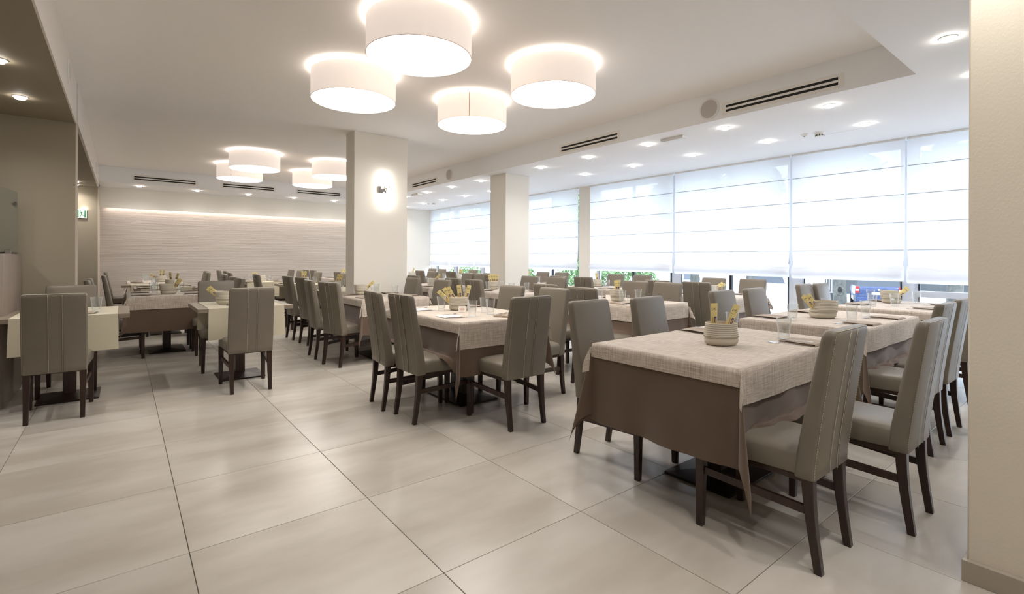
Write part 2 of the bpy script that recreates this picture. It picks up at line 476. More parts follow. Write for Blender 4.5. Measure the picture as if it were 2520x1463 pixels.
# step of the beam face at the second column
sbox('trim_3', M['soffit'], XB - 0.012, YN, ZS, XB, 7.337, ZC)

# ---- walls
def wall(name, m, *a, bev=0.0): return sbox(name, m, *a, bev=bev)
wall('wall_left', M['taupe_wall'], XFAR - 0.15, YBACK, 0, XFAR, YE + 0.2, ZC)
wall('wall_back', M['white_wall'], XFAR, YBACK - 0.15, 0, 8.0, YBACK, ZC)
# partition that carries the left alcove, with its pale end face
wall('wall_left', M['taupe_wall'], XFAR, 6.944, 0, XL - 0.006, 7.20, ZL)
wall('trim_4', M['trimtaupe'], XL - 0.006, 6.944, 0, XL, 7.20, ZL)
wall('wall_left', M['taupe_wall'], XFAR, 13.0, 0, XL - 0.008, YE + 0.2, ZL)
wall('trim_5', M['trimtaupe'], XL - 0.008, 13.0, 0, XL, YE + 0.2, ZL)
# end wall: plain upper band, recessed rippled panel below with a light strip in the slot
RIP1 = 5.9
wall('wall_end', M['white_wall'], XL - 0.01, YE - 0.10, 2.37, RIP1, YE - 0.07, ZS)
wall('wall_end', M['ripple'], XL - 0.01, YE + 0.04, 0, RIP1, YE + 0.2, 2.81)
wall('wall_end', M['white_wall'], RIP1, YE - 0.10, 0, 7.95, YE + 0.2, ZS)
# near right wall (runs towards the camera) and what closes the room behind it
bm = bmesh.new(); box(bm, 2.665, YBACK, 0, 2.93, 0.414, ZS, bev=0.006, seg=1)
structure(finish('wall_right', bm, M['beige_wall']))
wall('wall_right', M['white_wall'], 2.93, -0.75, 0, 8.0, -0.6, ZS)
# skirtings
sbox('baseboard_right', M['base'], 2.640, YBACK, 0, 2.665, 0.427, 0.085, bev=0.002)
sbox('baseboard_right', M['base'], 2.665, 0.414, 0, 2.93, 0.427, 0.085, bev=0.002)
sbox('baseboard_left', M['base'], XFAR, 6.930, 0, XL - 0.01, 6.944, 0.075)
sbox('baseboard_end', M['base'], XL, YE + 0.026, 0, RIP1, YE + 0.04, 0.075)

# ---- columns
def column(name, x0, y0, x1, y1, ztop):
    bm = bmesh.new(); box(bm, x0, y0, 0, x1, y1, ztop, bev=0.004, seg=1)
    return structure(finish(name, bm, M['white_wall']))
column('wall_column', 2.62, 6.985, 3.455, 7.315, ZC)
column('wall_column', 5.37, 6.975, 5.92, 7.44, ZS)
for (a) in ((2.612, 6.977, 0, 3.463, 6.985, 0.075), (2.612, 6.985, 0, 2.62, 7.323, 0.075), (5.362, 6.967, 0, 5.928, 6.975, 0.075), (5.362, 6.975, 0, 5.37, 7.448, 0.075)):
    sbox('baseboard_column', M['base'], *a)

# ---- cove light strip (a lamp) hidden in the slot above the rippled panel
bm = bmesh.new(); box(bm, XL + 0.05, YE - 0.068, 2.42, RIP1 - 0.05, YE - 0.050, 2.44)
cove = finish('light_strip', bm, M['cove']); tag(cove, 'warm light strip hidden in the slot above the rippled end wall', 'light strip')
ld = bpy.data.lights.new('cove_light', 'AREA'); ld.shape = 'RECTANGLE'; ld.size = RIP1 - XL - 0.2; ld.size_y = 0.05
ld.energy = COVE_POWER; ld.color = (1.0, 0.86, 0.78)
lo = bpy.data.objects.new('cove_light', ld); COL.objects.link(lo)
lo.location = ((XL + RIP1) / 2, YE - 0.03, 2.40); lo.rotation_euler = (math.radians(20), 0, 0)
lo.parent = cove

# ------------------------------------------------------------------ windows and blinds
pier = [(7.09, 7.41)]
wall('wall_window', M['white_wall'], XW - 0.02, 7.09, 0, 8.0, 7.41, ZS)
wall('wall_window', M['white_wall'], XW + 0.02, YE - 0.12, 0, 8.0, YE + 0.2, ZS)
bays = [(-0.6, 1.745, True), (1.835, 3.085, False), (3.22, 5.13, False), (5.25, 7.09, False), (7.50, 9.54, False), (9.66, 11.31, False), (11.43, 12.74, False), (12.86, 13.88, False)]
posts = [(1.735, 1.845), (3.067, 3.237), (5.13, 5.25), (9.54, 9.66), (11.31, 11.43), (12.74, 12.86)]
for n, (a, b, rail) in enumerate(bays):
    bm = bmesh.new()
    box(bm, 7.950, a, 0.0, 8.010, b, 0.08); box(bm, 7.950, a, 2.74, 8.010, b, ZS)
    box(bm, 7.950, a, 0.08, 8.010, a + 0.045, 2.74); box(bm, 7.950, b - 0.045, 0.08, 8.010, b, 2.74)
    fr = structure(finish('window_%d' % (n + 1), bm, M['winframe']))
    if rail:
        bm = bmesh.new(); box(bm, 7.940, a, 0.815, 8.020, b, 0.892, bev=0.004); finish('rail', bm, M['winframe'], fr)
        bm = bmesh.new(); box(bm, 7.940, a, 0.985, 8.020, b, 1.03, bev=0.004); finish('rail', bm, M['winframe'], fr)
    bm = bmesh.new(); box(bm, 7.975, a + 0.04, 0.07, 7.983, b - 0.04, 2.75); finish('pane', bm, M['pane'], fr)
    for yy in (a + 0.047, b - 0.047):
        bm = bmesh.new(); box(bm, 7.946, yy - 0.008, 0.08, 7.950, yy + 0.008, 2.74); finish('gasket', bm, M['gasket'], fr)
    if not rail and b - a > 1.5:
        bm = bmesh.new(); box(bm, 7.950, (a + b) / 2 - 0.02, 0.08, 8.000, (a + b) / 2 + 0.02, 2.74); finish('mullion', bm, M['gasket'], fr)
for n, (a, b) in enumerate(posts):
    sbox('trim_%d' % (10 + n), M['winframe'], 7.920, a, 0, 8.05, b, ZS, bev=0.004)
sbox('trim_20', M['winframe'], 7.910, -0.6, 0.0, 8.05, YE, 0.03)

ZFOLD = [2.466, 2.112, 1.762, 1.413]
blinds = [(-0.15, 1.765, 0.995), (1.785, 3.113, 1.015), (3.14, 5.062, 1.03), (5.10, 7.075, 1.045), (7.425, 9.35, 1.05), (9.42, 11.37, 1.05), (11.40, 12.67, 1.05), (12.70, 14.0, 1.05)]
BL_LABEL = ['sheer white roman blind cut off by the beige right wall', 'narrow sheer roman blind nearest but one to the beige wall',
            'wide sheer roman blind above the white covered car', 'wide sheer roman blind just right of the window pier',
            'sheer roman blind between the square column and the window pier', 'sheer roman blind mostly hidden by the square column',
            'sheer roman blind second from the far corner', 'sheer roman blind in the far window corner']
rnd = random.Random(5)
for n, (a, b, zb) in enumerate(blinds):
    t = thing('roman_blind', BL_LABEL[n], 'blind', (XW - 0.03, (a + b) / 2, zb), 0, 'sheer roman blinds along the window wall')
    L_ = b - a; h0 = zb
    ys = [-L_ / 2 + L_ * k / 24 for k in range(25)]
    zs = [ZS - 0.012]; 
    for zf in ZFOLD: zs += [zf + 0.012, zf, zf - 0.012]
    zs = sorted(set(zs + [2.64, 2.29, 1.94, 1.58, 1.33, 1.25, 1.20, 1.17]), reverse=True)
    bm = bmesh.new(); rows = []
    ph = rnd.random() * 6
    for z in zs:
        row = []
        for y in ys:
            edge = abs(y) / (L_ / 2)
            dx = 0.0
            for zf in ZFOLD:
                if abs(z - zf) < 0.001: dx = 0.010
            sag = max(0, (1.5 - z)) * 0.05
            pinch = -(max(0.0, 1.55 - z) ** 1.6) * 0.10 * (1 if y > 0 else -1) * edge ** 6
            row.append(bm.verts.new((dx - sag * 0.3 + 0.006 * math.sin(5 * y + ph) * (1.9 - min(z, 1.9)), y + pinch, z - h0)))
        rows.append(row)
    for r0, r1 in zip(rows, rows[1:]):
        for k in range(24): bm.faces.new((r0[k], r0[k + 1], r1[k + 1], r1[k]))
    finish('fabric', bm, M['blind'], t, smooth='all')
    # gathered stack at the foot: three overlapping pleats
    for q, (zt, zl_, off) in enumerate(((1.215, zb + 0.045, -0.025), (1.19, zb + 0.02, -0.045), (1.172, zb, -0.012))):
        bm = bmesh.new(); rows = []
        for k2 in range(7):
            f = k2 / 6
            z = zt + (zl_ - zt) * f
            row = []
            for y in ys:
                wob = 0.010 * math.sin(9 * y + ph + q * 2) * (1 - f) + 0.008 * math.sin(23 * y + ph * 2 + q) * (1 - f)
                row.append(bm.verts.new((off * math.sin(PI * min(1, f * 1.2) * 0.8) , y * (1 - 0.012 / L_), z - h0 + wob)))
            rows.append(row)
        for r0, r1 in zip(rows, rows[1:]):
            for k in range(24): bm.faces.new((r0[k], r0[k + 1], r1[k + 1], r1[k]))
        finish('pleat', bm, M['blind'], t, smooth='all')
    for zf in ZFOLD:
        bm = bmesh.new(); box(bm, -0.008, -L_ / 2 + 0.01, zf - 0.0035 - h0, 0.004, L_ / 2 - 0.01, zf + 0.0035 - h0); finish('fold_rod', bm, M['blindrod'], t)
    bm = bmesh.new(); box(bm, -0.02, -L_ / 2, ZS - 0.022 - h0, 0.02, L_ / 2, ZS - 0.001 - h0); finish('headrail', bm, M['plastic'], t)

# ------------------------------------------------------------------ ceiling lamps
def make_drum(R=0.40, H=0.262):
    t = thing('drum_lamp', 'x', 'lamp')
    n = 56
    bm = bmesh.new()   # shade wall, 4 mm thick; origin at its lower rim
    prof = [(R, 0.0), (R, H), (R - 0.004, H), (R - 0.004, 0.0)]
    rings = [[(r * math.cos(2 * PI * k / n), r * math.sin(2 * PI * k / n), z) for k in range(n)] for r, z in prof]
    loft(bm, rings + [rings[0]], cap=False)
    bmesh.ops.remove_doubles(bm, verts=bm.verts, dist=1e-5)
    finish('shade', bm, M['shade'], t, smooth=True)
    bm = bmesh.new(); cyl(bm, 0, 0, 0.004, 0.008, R - 0.005, n=n); finish('diffuser', bm, M['lampdisc'], t)
    bm = bmesh.new(); tube(bm, [((R + 0.0005) * math.cos(2 * PI * k / n), (R + 0.0005) * math.sin(2 * PI * k / n), 0.001) for k in range(n + 1)], 0.0022, 5)
    finish('rim', bm, M['lamprim'], t, smooth='all')
    bm = bmesh.new(); cyl(bm, 0, 0, H - 0.035, H - 0.031, R - 0.10, n=n); finish('upper_diffuser', bm, M['lamptop'], t)
    bm = bmesh.new(); box(bm, R - 0.0005, -0.005, 0.003, R + 0.0018, 0.005, H - 0.003); o = finish('seam', bm, M['lamprim'], t); o.rotation_euler = (0, 0, math.radians(-128))
    for a in (0.5, 2.6, 4.7):
        bm = bmesh.new(); cyl(bm, 0.19 * math.cos(a), 0.19 * math.sin(a), -0.004, 0.004, 0.005, n=10); finish('fixing_stud', bm, M['chrome'], t)
    bm = bmesh.new(); cyl(bm, 0, 0, H - 0.03, ZC - 2.834, 0.05, n=16); finish('ceiling_mount', bm, M['plastic'], t)
    return t
drum = Proto(make_drum())
LZ = 2.834
for (x, y, lab, rz) in ((1.796, 3.43, 'nearest large white drum lamp, cut off by the top of the photo', 2.9), (1.793, 4.793, 'white drum lamp behind and left of the nearest one', 2.9),
                        (3.203, 3.43, 'rightmost white drum lamp of the near cluster', 2.9), (3.198, 4.80, 'smallest white drum lamp of the near cluster, seam showing', 0.0),
                        (1.816, 9.55, 'white drum lamp nearest in the far cluster, left of the pillar', 2.9), (1.819, 10.98, 'white drum lamp at the far left of the far cluster', 0.12),
                        (3.19, 9.55, 'white drum lamp of the far cluster half hidden by the pillar', 2.9), (3.20, 10.95, 'farthest white drum lamp, just left of the pillar', 2.9)):
    drum.place((x, y, LZ), rz, lab, 'white drum ceiling lamps')

def make_spot():
    t = thing('ceiling_spotlight', 'x', 'spotlight')
    bm = bmesh.new()
    n = 20; prof = [(0.034, 0.0), (0.034, -0.006), (0.050, -0.006), (0.052, 0.0)]
    rings = [[(r * math.cos(2 * PI * k / n), r * math.sin(2 * PI * k / n), z) for k in range(n)] for r, z in prof]
    loft(bm, rings, cap=False); finish('trim_ring', bm, M['plastic'], t, smooth=True)
    ld = bpy.data.lights.new('spotlight_bulb', 'SPOT'); ld.energy = SPOT_WATT; ld.color = (1.0, 0.96, 0.93)
    ld.spot_size = math.radians(150); ld.spot_blend = 1.0; ld.shadow_soft_size = 0.03
    lo = bpy.data.objects.new('spotlight_bulb', ld); COL.objects.link(lo); lo.parent = t; lo.location = (0, 0, -0.03)
    bm = bmesh.new()
    rings = [[(r * math.cos(2 * PI * k / n), r * math.sin(2 * PI * k / n), z) for k in range(n)] for r, z in ((0.036, -0.002), (0.037, -0.016), (0.032, -0.024))]
    loft(bm, rings); finish('frosted_lens', bm, M['spot'], t, smooth=True)
    return t
spot = Proto(make_spot())
ROWN = ['nearest', 'second', 'third', 'fourth', 'fifth', 'sixth']
nearY = [0.80, 1.88, 2.95, 4.02, 5.09, 6.16]
farY = [7.95, 9.04, 10.13, 11.22, 12.25, 13.35]
for k, y in enumerate(nearY):
    spot.place((5.49, y, ZS), 0, 'glowing ceiling spotlight, %s of the beam-side row before the square column' % ROWN[k], 'ceiling spotlights')
    spot.place((6.553, y, ZS), 0, 'glowing ceiling spotlight, %s of the window-side row before the square column' % ROWN[k], 'ceiling spotlights')
for k, y in enumerate(farY):
    spot.place((5.51, y, ZS), 0, 'glowing ceiling spotlight, %s of the beam-side row beyond the square column' % ROWN[k], 'ceiling spotlights')
    spot.place((6.56, y, ZS), 0, 'glowing ceiling spotlight, %s of the window-side row beyond the square column' % ROWN[k], 'ceiling spotlights')
for k, x in enumerate((0.281, 1.334, 2.373, 3.41, 4.428)):
    spot.place((x, 13.25, ZS), 0, 'glowing ceiling spotlight, %s from the left along the rippled wall' % ('first', 'second', 'third', 'fourth', 'fifth')[k], 'ceiling spotlights')
spot.place((4.457, 0.80, ZS), 0, 'glowing ceiling spotlight on the near soffit by the coffer corner', 'ceiling spotlights')
for (x, y, lab) in ((-0.70, 5.05, 'glowing spotlight at the left photo edge over the brown alcove'), (-0.71, 6.10, 'glowing spotlight nearest the brown partition wall'),
                    (-0.68, 12.25, 'nearer spotlight in the far left alcove'), (-0.71, 13.0 - 0.25, 'farther spotlight in the far left alcove'), (-1.75, 5.05, 'spotlight of the alcove row outside the left photo edge'),
                    (-1.75, 6.10, 'spotlight of the alcove row behind the counter')):
    spot.place((x, y, ZL), 0, lab, 'ceiling spotlights')

for k, (x, y) in enumerate(((0.28, 0.3), (1.33, 0.3), (2.38, 0.3), (0.28, -1.3), (1.33, -1.3), (2.38, -1.3))):  # unseen spotlights, added to brighten the foreground and the near right wall
    spot.place((x, y, ZS), 0, 'added fill spotlight above the camera, %s column, %s row' % (('left', 'middle', 'right')[k % 3], ('front', 'rear')[k // 3]), 'added fill spotlights behind the camera')
# ---- wall sconce on the pillar
t = thing('wall_sconce', 'glowing wall lamp with two bright tubes and a chrome bracket on the pillar', 'wall lamp', (3.08, 6.985, 2.31))
bm = bmesh.new(); box(bm, -0.10, -0.018, -0.055, 0.03, 0.0, 0.05, bev=0.004); finish('bracket', bm, M['chrome'], t)
bm = bmesh.new(); tube(bm, [(-0.02, -0.01, 0.0), (0.0, -0.07, 0.01)], 0.010, 8); finish('arm', bm, M['chrome'], t)
bm = bmesh.new(); cyl(bm, -0.012, -0.075, 0.03, 0.235, 0.013, n=14); finish('glass_tube', bm, M['sconce_tube'], t, smooth=True)
bm = bmesh.new(); cyl(bm, 0.012, -0.075, -0.03, -0.235, 0.013, n=14); finish('glass_tube', bm, M['sconce_tube'], t, smooth=True)
bm = bmesh.new()
for s_ in range(9):
    a0 = -0.9 + 1.8 * s_ / 8
    bm.verts.new((0.02 + 0.07 * math.sin(a0), -0.085 - 0.02 * math.cos(a0 * 1.4), 0.02 - 0.055 * math.sin(a0)))
bm.verts.ensure_lookup_table()
vs = list(bm.verts); up = [bm.verts.new(v.co + Vector((0.012, 0, 0.03))) for v in vs]
for k in range(8): bm.faces.new((vs[k], vs[k + 1], up[k + 1], up[k]))
bmesh.ops.solidify(bm, geom=list(bm.faces), thickness=0.003)
finish('curved_reflector', bm, M['chrome'], t, smooth=True)

# ---- slot vents, loudspeakers, detectors
def slot_vent(axis, p0, p1, fixed, z, label):
    """axis 'Y': on the beam face (x = fixed); axis 'X': on the far fascia (y = fixed)"""
    L_ = p1 - p0
    t = thing('air_vent', label, 'vent', (fixed, (p0 + p1) / 2, z) if axis == 'Y' else ((p0 + p1) / 2, fixed, z), 0 if axis == 'X' else PI / 2 * 3, 'slot air vents')
    # local: x along, y = into wall (+)
    bm = bmesh.new(); e = 0.045
    box(bm, -L_ / 2 - e, -0.003, -0.068, L_ / 2 + e, 0.0, -0.036); box(bm, -L_ / 2 - e, -0.003, 0.036, L_ / 2 + e, 0.0, 0.068)
    box(bm, -L_ / 2 - e, -0.003, -0.036, -L_ / 2, 0.0, 0.036); box(bm, L_ / 2, -0.003, -0.036, L_ / 2 + e, 0.0, 0.036)
    box(bm, -L_ / 2, -0.003, -0.011, L_ / 2, 0.0, 0.011)
    finish('frame', bm, M['ventframe'], t)
    for zz in (-0.0235, 0.0235):
        bm = bmesh.new(); box(bm, -L_ / 2, -0.0016, zz - 0.0125, L_ / 2, -0.0002, zz + 0.0125); finish('slot', bm, M['ventdark'], t)
    return t
# local +y must point into the wall: rotation for beam face (wall is at +X): -90deg
slot_vent('Y', 1.683, 2.751, XB - 0.012, 2.922, 'long slot air vent on the beam, nearest the coffer corner')
slot_vent('Y', 4.243, 5.303, XB - 0.012, 2.918, 'slot air vent in the middle of the beam before the column')
slot_vent('Y', 9.066, 10.13, XB, 2.925, 'slot air vent on the far beam just right of the pillar')
slot_vent('X', 0.186, 1.26, YE0, 2.935, 'leftmost slot air vent on the far fascia')
slot_vent('X', 1.791, 2.855, YE0, 2.935, 'slot air vent on the far fascia under the drum lamps')
slot_vent('X', 3.393, 4.448, YE0, 2.935, 'slot air vent on the far fascia next to the pillar')

def speaker(loc, rz, r, label, tilt=None):
    t = thing('ceiling_speaker', label, 'speaker', loc, rz, 'round white loudspeakers')
    n = 32; bm = bmesh.new()
    prof = [(r, 0.0), (r, -0.010), (r * 0.86, -0.013), (r * 0.84, -0.006)]
    if tilt: prof = [(a, b) for a, b in prof]
    rings = [[(q * math.cos(2 * PI * k / n), d, q * math.sin(2 * PI * k / n)) for k in range(n)] for q, d in prof]
    loft(bm, rings, cap=False); finish('ring', bm, M['plastic'], t, smooth=True)
    bm = bmesh.new(); cyl(bm, 0, 0, -0.007, -0.001, r * 0.85, n=n, axis='Y'); finish('grille', bm, M['grille'], t)
    if tilt: t.rotation_euler = tilt
    return t
speaker((XB - 0.012, 2.944, 2.962), -PI / 2, 0.118, 'round grey loudspeaker on the beam left of the longest vent')
speaker((XB, 8.527, 2.97), -PI / 2, 0.118, 'round loudspeaker on the far beam right of the pillar')
speaker((XL, 5.889, 2.943), PI / 2, 0.105, 'round white loudspeaker on the nearer left fascia')
speaker((XL + 0.012, 11.48, 2.88), PI / 2, 0.105, 'round white loudspeaker on the far left fascia')
speaker((6.0, 3.616, ZS), 0, 0.10, 'flat round loudspeaker in the window-side soffit', tilt=(-PI / 2, 0, 0))
speaker((6.0, 10.69, ZS), 0, 0.10, 'small flat round loudspeaker in the far window-side soffit', tilt=(-PI / 2, 0, 0))
for (x, y, lab) in ((5.46, 3.61, 'flat white emergency light box on the soffit between spotlights'), (5.49, 10.6, 'flat white emergency light box on the far soffit')):
    t = thing('emergency_light', lab, 'light', (x, y, ZS), 0, 'flat emergency light boxes')
    bm = bmesh.new(); box(bm, -0.06, -0.16, -0.03, 0.06, 0.16, 0.0, bev=0.006); finish('housing', bm, M['plastic'], t)
    bm = bmesh.new(); box(bm, -0.045, -0.14, -0.036, 0.045, 0.14, -0.03, bev=0.002, seg=1); finish('cover', bm, M['plastic'], t)
for (x, y, a, b) in ((6.597, 2.361, 'white smoke detector with slotted rim by the windows', 'small white motion sensor beside the smoke detector'), (6.73, 12.0, 'far white smoke detector by the window corner', 'far small motion sensor by the window corner')):
    t = thing('smoke_detector', a, 'detector', (x, y, ZS))
    bm = bmesh.new(); cyl(bm, 0, 0, -0.018, 0, 0.052, n=24); finish('base', bm, M['plastic'], t)
    bm = bmesh.new(); cyl(bm, 0, 0, -0.045, -0.018, 0.040, 0.048, n=24); finish('chamber', bm, M['plastic'], t)
    for k in range(10):
        bm = bmesh.new(); aa = 2 * PI * k / 10; box(bm, -0.006, 0.044, -0.040, 0.006, 0.0475, -0.025); o = finish('slot', bm, M['ventdark'], t); o.rotation_euler = (0, 0, aa)
    t = thing('motion_sensor', b, 'sensor', (x - 0.08, y + 0.14, ZS))
    bm = bmesh.new(); cyl(bm, 0, 0, -0.03, 0, 0.018, 0.045, n=4); finish('housing', bm, M['plastic'], t)
    bm = bmesh.new(); cyl(bm, 0, -0.001, -0.034, -0.03, 0.007, n=10); finish('lens', bm, M['ventdark'], t)
# access panel in the soffit
bm = bmesh.new(); box(bm, 6.75, 1.95, ZS - 0.0015, 7.25, 2.45, ZS, bev=0.001, seg=1)
tag(finish('access_panel', bm, M['soffit']), 'flush square access panel in the soffit near the windows', 'panel')

# ---- exit sign
t = thing('exit_sign', 'green and white running man exit sign with a small lamp on top', 'sign', (-0.634, 12.985, 2.15))
t.scale = (0.73, 1, 1)
bm = bmesh.new(); box(bm, -0.105, -0.012, -0.088, 0.105, 0.012, 0.088, bev=0.003, seg=1)
finish('panel', bm, mat('exit_white', (226, 232, 226), 0.4), t)
GR = mat('exit_green', (42, 128, 78), 0.5)
def flat(parent, name, polys, m, y=-0.0135):
    bm = bmesh.new()
    for poly in polys:
        vs = [bm.verts.new((x, y, z)) for x, z in poly]; bm.faces.new(vs)
    bmesh.ops.recalc_face_normals(bm, faces=bm.faces)
    r = bmesh.ops.extrude_face_region(bm, geom=list(bm.faces)); bmesh.ops.translate(bm, vec=(0, 0.0012, 0), verts=[v for v in r['geom'] if isinstance(v, bmesh.types.BMVert)])
    return finish(name, bm, m, parent)
def bar(x0, z0, x1, z1, w_):
    d = Vector((x1 - x0, z1 - z0)); n_ = Vector((-d.y, d.x)).normalized() * w_ / 2
    return [(x0 + n_.x, z0 + n_.y), (x0 - n_.x, z0 - n_.y), (x1 - n_.x, z1 - n_.y), (x1 + n_.x, z1 + n_.y)]
flat(t, 'door_symbol', [[(-0.095, -0.075), (-0.063, -0.075), (-0.063, 0.075), (-0.095, 0.075)], [(0.05, -0.075), (0.082, -0.075), (0.082, 0.075), (0.05, 0.075)]], GR)
head = [(-0.022 + 0.012 * math.cos(a * PI / 6), 0.052 + 0.012 * math.sin(a * PI / 6)) for a in range(12)]
flat(t, 'running_figure', [head, bar(-0.015, 0.035, -0.002, -0.012, 0.022), bar(-0.015, 0.032, -0.04, 0.012, 0.009), bar(-0.04, 0.012, -0.058, 0.016, 0.008), bar(-0.012, 0.032, 0.018, 0.024, 0.009),
      bar(0.018, 0.024, 0.030, 0.004, 0.008), bar(-0.002, -0.010, 0.016, -0.034, 0.013), bar(0.016, -0.034, 0.046, -0.036, 0.011), bar(-0.004, -0.010, -0.022, -0.040, 0.013), bar(-0.022, -0.040, -0.044, -0.066, 0.011)], GR)
bm = bmesh.new(); box(bm, 0.02, -0.03, 0.088, 0.08, 0.0, 0.10, bev=0.002, seg=1); finish('lamp', bm, M['spot'], t)

# ------------------------------------------------------------------ chair
def make_chair():
    t = thing('dining_chair', 'x', 'chair')
    W = 0.385
    # ---- backrest: rear surface y(z), thickness th(z); faces +Y, rear feet centred on y = 0
    def yr(z): 
        f = max(0, (z - 0.42)) / 0.58
        return 0.010 - 0.078 * f ** 1.15
    def th(z): 
        f = min(1, max(0, (z - 0.375) / 0.6)); return 0.082 - 0.028 * f
    rings = []
    zs = [0.375, 0.380, 0.42, 0.48, 0.56, 0.64, 0.72, 0.80, 0.88, 0.95, 0.975, 0.990, 0.997, 1.000]
    for k, z in enumerate(zs):
        ins = {0: 0.006, len(zs) - 3: 0.003, len(zs) - 2: 0.009, len(zs) - 1: 0.018}.get(k, 0.0)
        w_ = W - 2 * ins + 0.004 * math.sin(PI * (z - 0.375) / 0.625); d = th(z) - 1.6 * ins
        cyy = yr(z) + th(z) / 2
        ring = []
        for (x, y) in rrect(w_, d, min(0.016, d * 0.4), 3):
            crown = 0.004 * (1 - (2 * x / w_) ** 2) * (1 if y > 0 else -1) if k not in (0, len(zs) - 1) else 0
            ring.append((x, cyy + y + crown, z))
        rings.append(ring)
    bm = bmesh.new(); loft(bm, rings)
    back = finish('backrest', bm, M['leather'], t, smooth=50)
    # seams on the rear face
    def rear(x, z, off): 
        return (x, yr(z) - 0.0042 * (1 - (2 * x / W) ** 2) - off, z)
    zz = [0.378 + (0.992 - 0.378) * k / 14 for k in range(15)]
    xa, xb_ = -W / 2 + 0.63 * W, -W / 2 + 0.40 * W
    for (x, r, m, nm) in ((xa, 0.0018, M['seamgroove'], 'seam'), (xa - 0.006, 0.0012, M['thread'], 'stitching'), (xb_, 0.0013, M['thread'], 'stitching')):
        bm = bmesh.new(); tube(bm, [rear(x, z, 0.0002) for z in zz], r, 4); finish(nm, bm, m, back, smooth='all')
    bm = bmesh.new()
    for sx in (-1, 1):
        x = sx * (W / 2 - 0.006)
        for k in range(52):
            z0 = 0.385 + 0.6 * k / 52
            tube(bm, [rear(x, z0, -0.0008), rear(x, z0 + 0.008, -0.0008)], 0.0010, 3)
    o = finish('edge_stitching', bm, M['thread'], back); o['kind'] = 'stuff'
    bm = bmesh.new(); tube(bm, [(x, yr(0.994) + 0.004 , 0.996) for x in (-W / 2 + 0.02, -W / 4, 0, W / 4, W / 2 - 0.02)], 0.0016, 4); finish('piping', bm, M['thread'], back, smooth='all')
    # ---- seat
    bm = bmesh.new(); rings = []
    def seat_ring(z, ins, crown=0):
        r = []
        for (x, y) in rrect(1.0, 1.0, 0.09, 4):
            v = y + 0.5
            wv = (0.372 + 0.062 * v) - 2 * ins
            px = x * wv
            py = 0.045 + ins * 0.6 + v * (0.50 - ins * 1.6)
            r.append((px, py, z))
        return r
    for z, ins in ((0.388, 0.006), (0.394, 0.0), (0.44, -0.002), (0.468, -0.001), (0.482, 0.006), (0.490, 0.022), (0.496, 0.06), (0.499, 0.11)):
        rings.append(seat_ring(z, ins))
    loft(bm, rings); finish('seat', bm, M['leather'], t, smooth=60)
    bm = bmesh.new(); box(bm, -0.185, 0.055, 0.362, 0.185, 0.515, 0.389, bev=0.003, seg=1); finish('seat_rail', bm, M['darkwood'], t)
    # ---- legs
    for sx in (-1, 1):
        rings = []
        for z, y, sz in ((0.0, 0.002, 0.029), (0.004, 0.002, 0.031), (0.06, 0.010, 0.032), (0.13, 0.020, 0.034), (0.21, 0.030, 0.037), (0.29, 0.037, 0.041), (0.376, 0.041, 0.045)):
            rings.append([(sx * (0.164 + 0.001 * z) + a * sz, y + b_ * sz, z) for a, b_ in ((0.5, 0.42), (0.42, 0.5), (-0.42, 0.5), (-0.5, 0.42), (-0.5, -0.42), (-0.42, -0.5), (0.42, -0.5), (0.5, -0.42))])
        bm = bmesh.new(); loft(bm, rings); finish('leg', bm, M['darkwood'], t, smooth=30)
        rings = []
        for z, y, sz in ((0.0, 0.508, 0.030), (0.004, 0.508, 0.032), (0.2, 0.507, 0.038), (0.388, 0.505, 0.046)):
            rings.append([(sx * (0.197 - 0.012 * z) + a * sz, y + b_ * sz, z) for a, b_ in ((0.5, 0.42), (0.42, 0.5), (-0.42, 0.5), (-0.5, 0.42), (-0.5, -0.42), (-0.42, -0.5), (0.42, -0.5), (0.5, -0.42))])
        bm = bmesh.new(); loft(bm, rings); finish('leg', bm, M['darkwood'], t, smooth=30)
        bm = bmesh.new()
        a0, b0 = Vector((sx * 0.165, 0.040, 0.245)), Vector((sx * 0.192, 0.495, 0.270))
        hw, hh = 0.009, 0.017
        loft(bm, [[p + Vector((dx * hw, 0, dz * hh)) for dx, dz in ((-1, -1), (1, -1), (1, 1), (-1, 1))] for p in (a0, b0)])
        finish('stretcher', bm, M['darkwood'], t)
    return t
chair = Proto(make_chair())
DIRS = {'N': 0.0, 'S': PI, 'E': -PI / 2, 'W': PI / 2}     # N faces +Y, E faces +X
def put_chair(x, y, d, label, turn=0.0, group='taupe upholstered dining chairs'):
    return chair.place((x, y, 0), DIRS[d] + math.radians(turn), label, group)

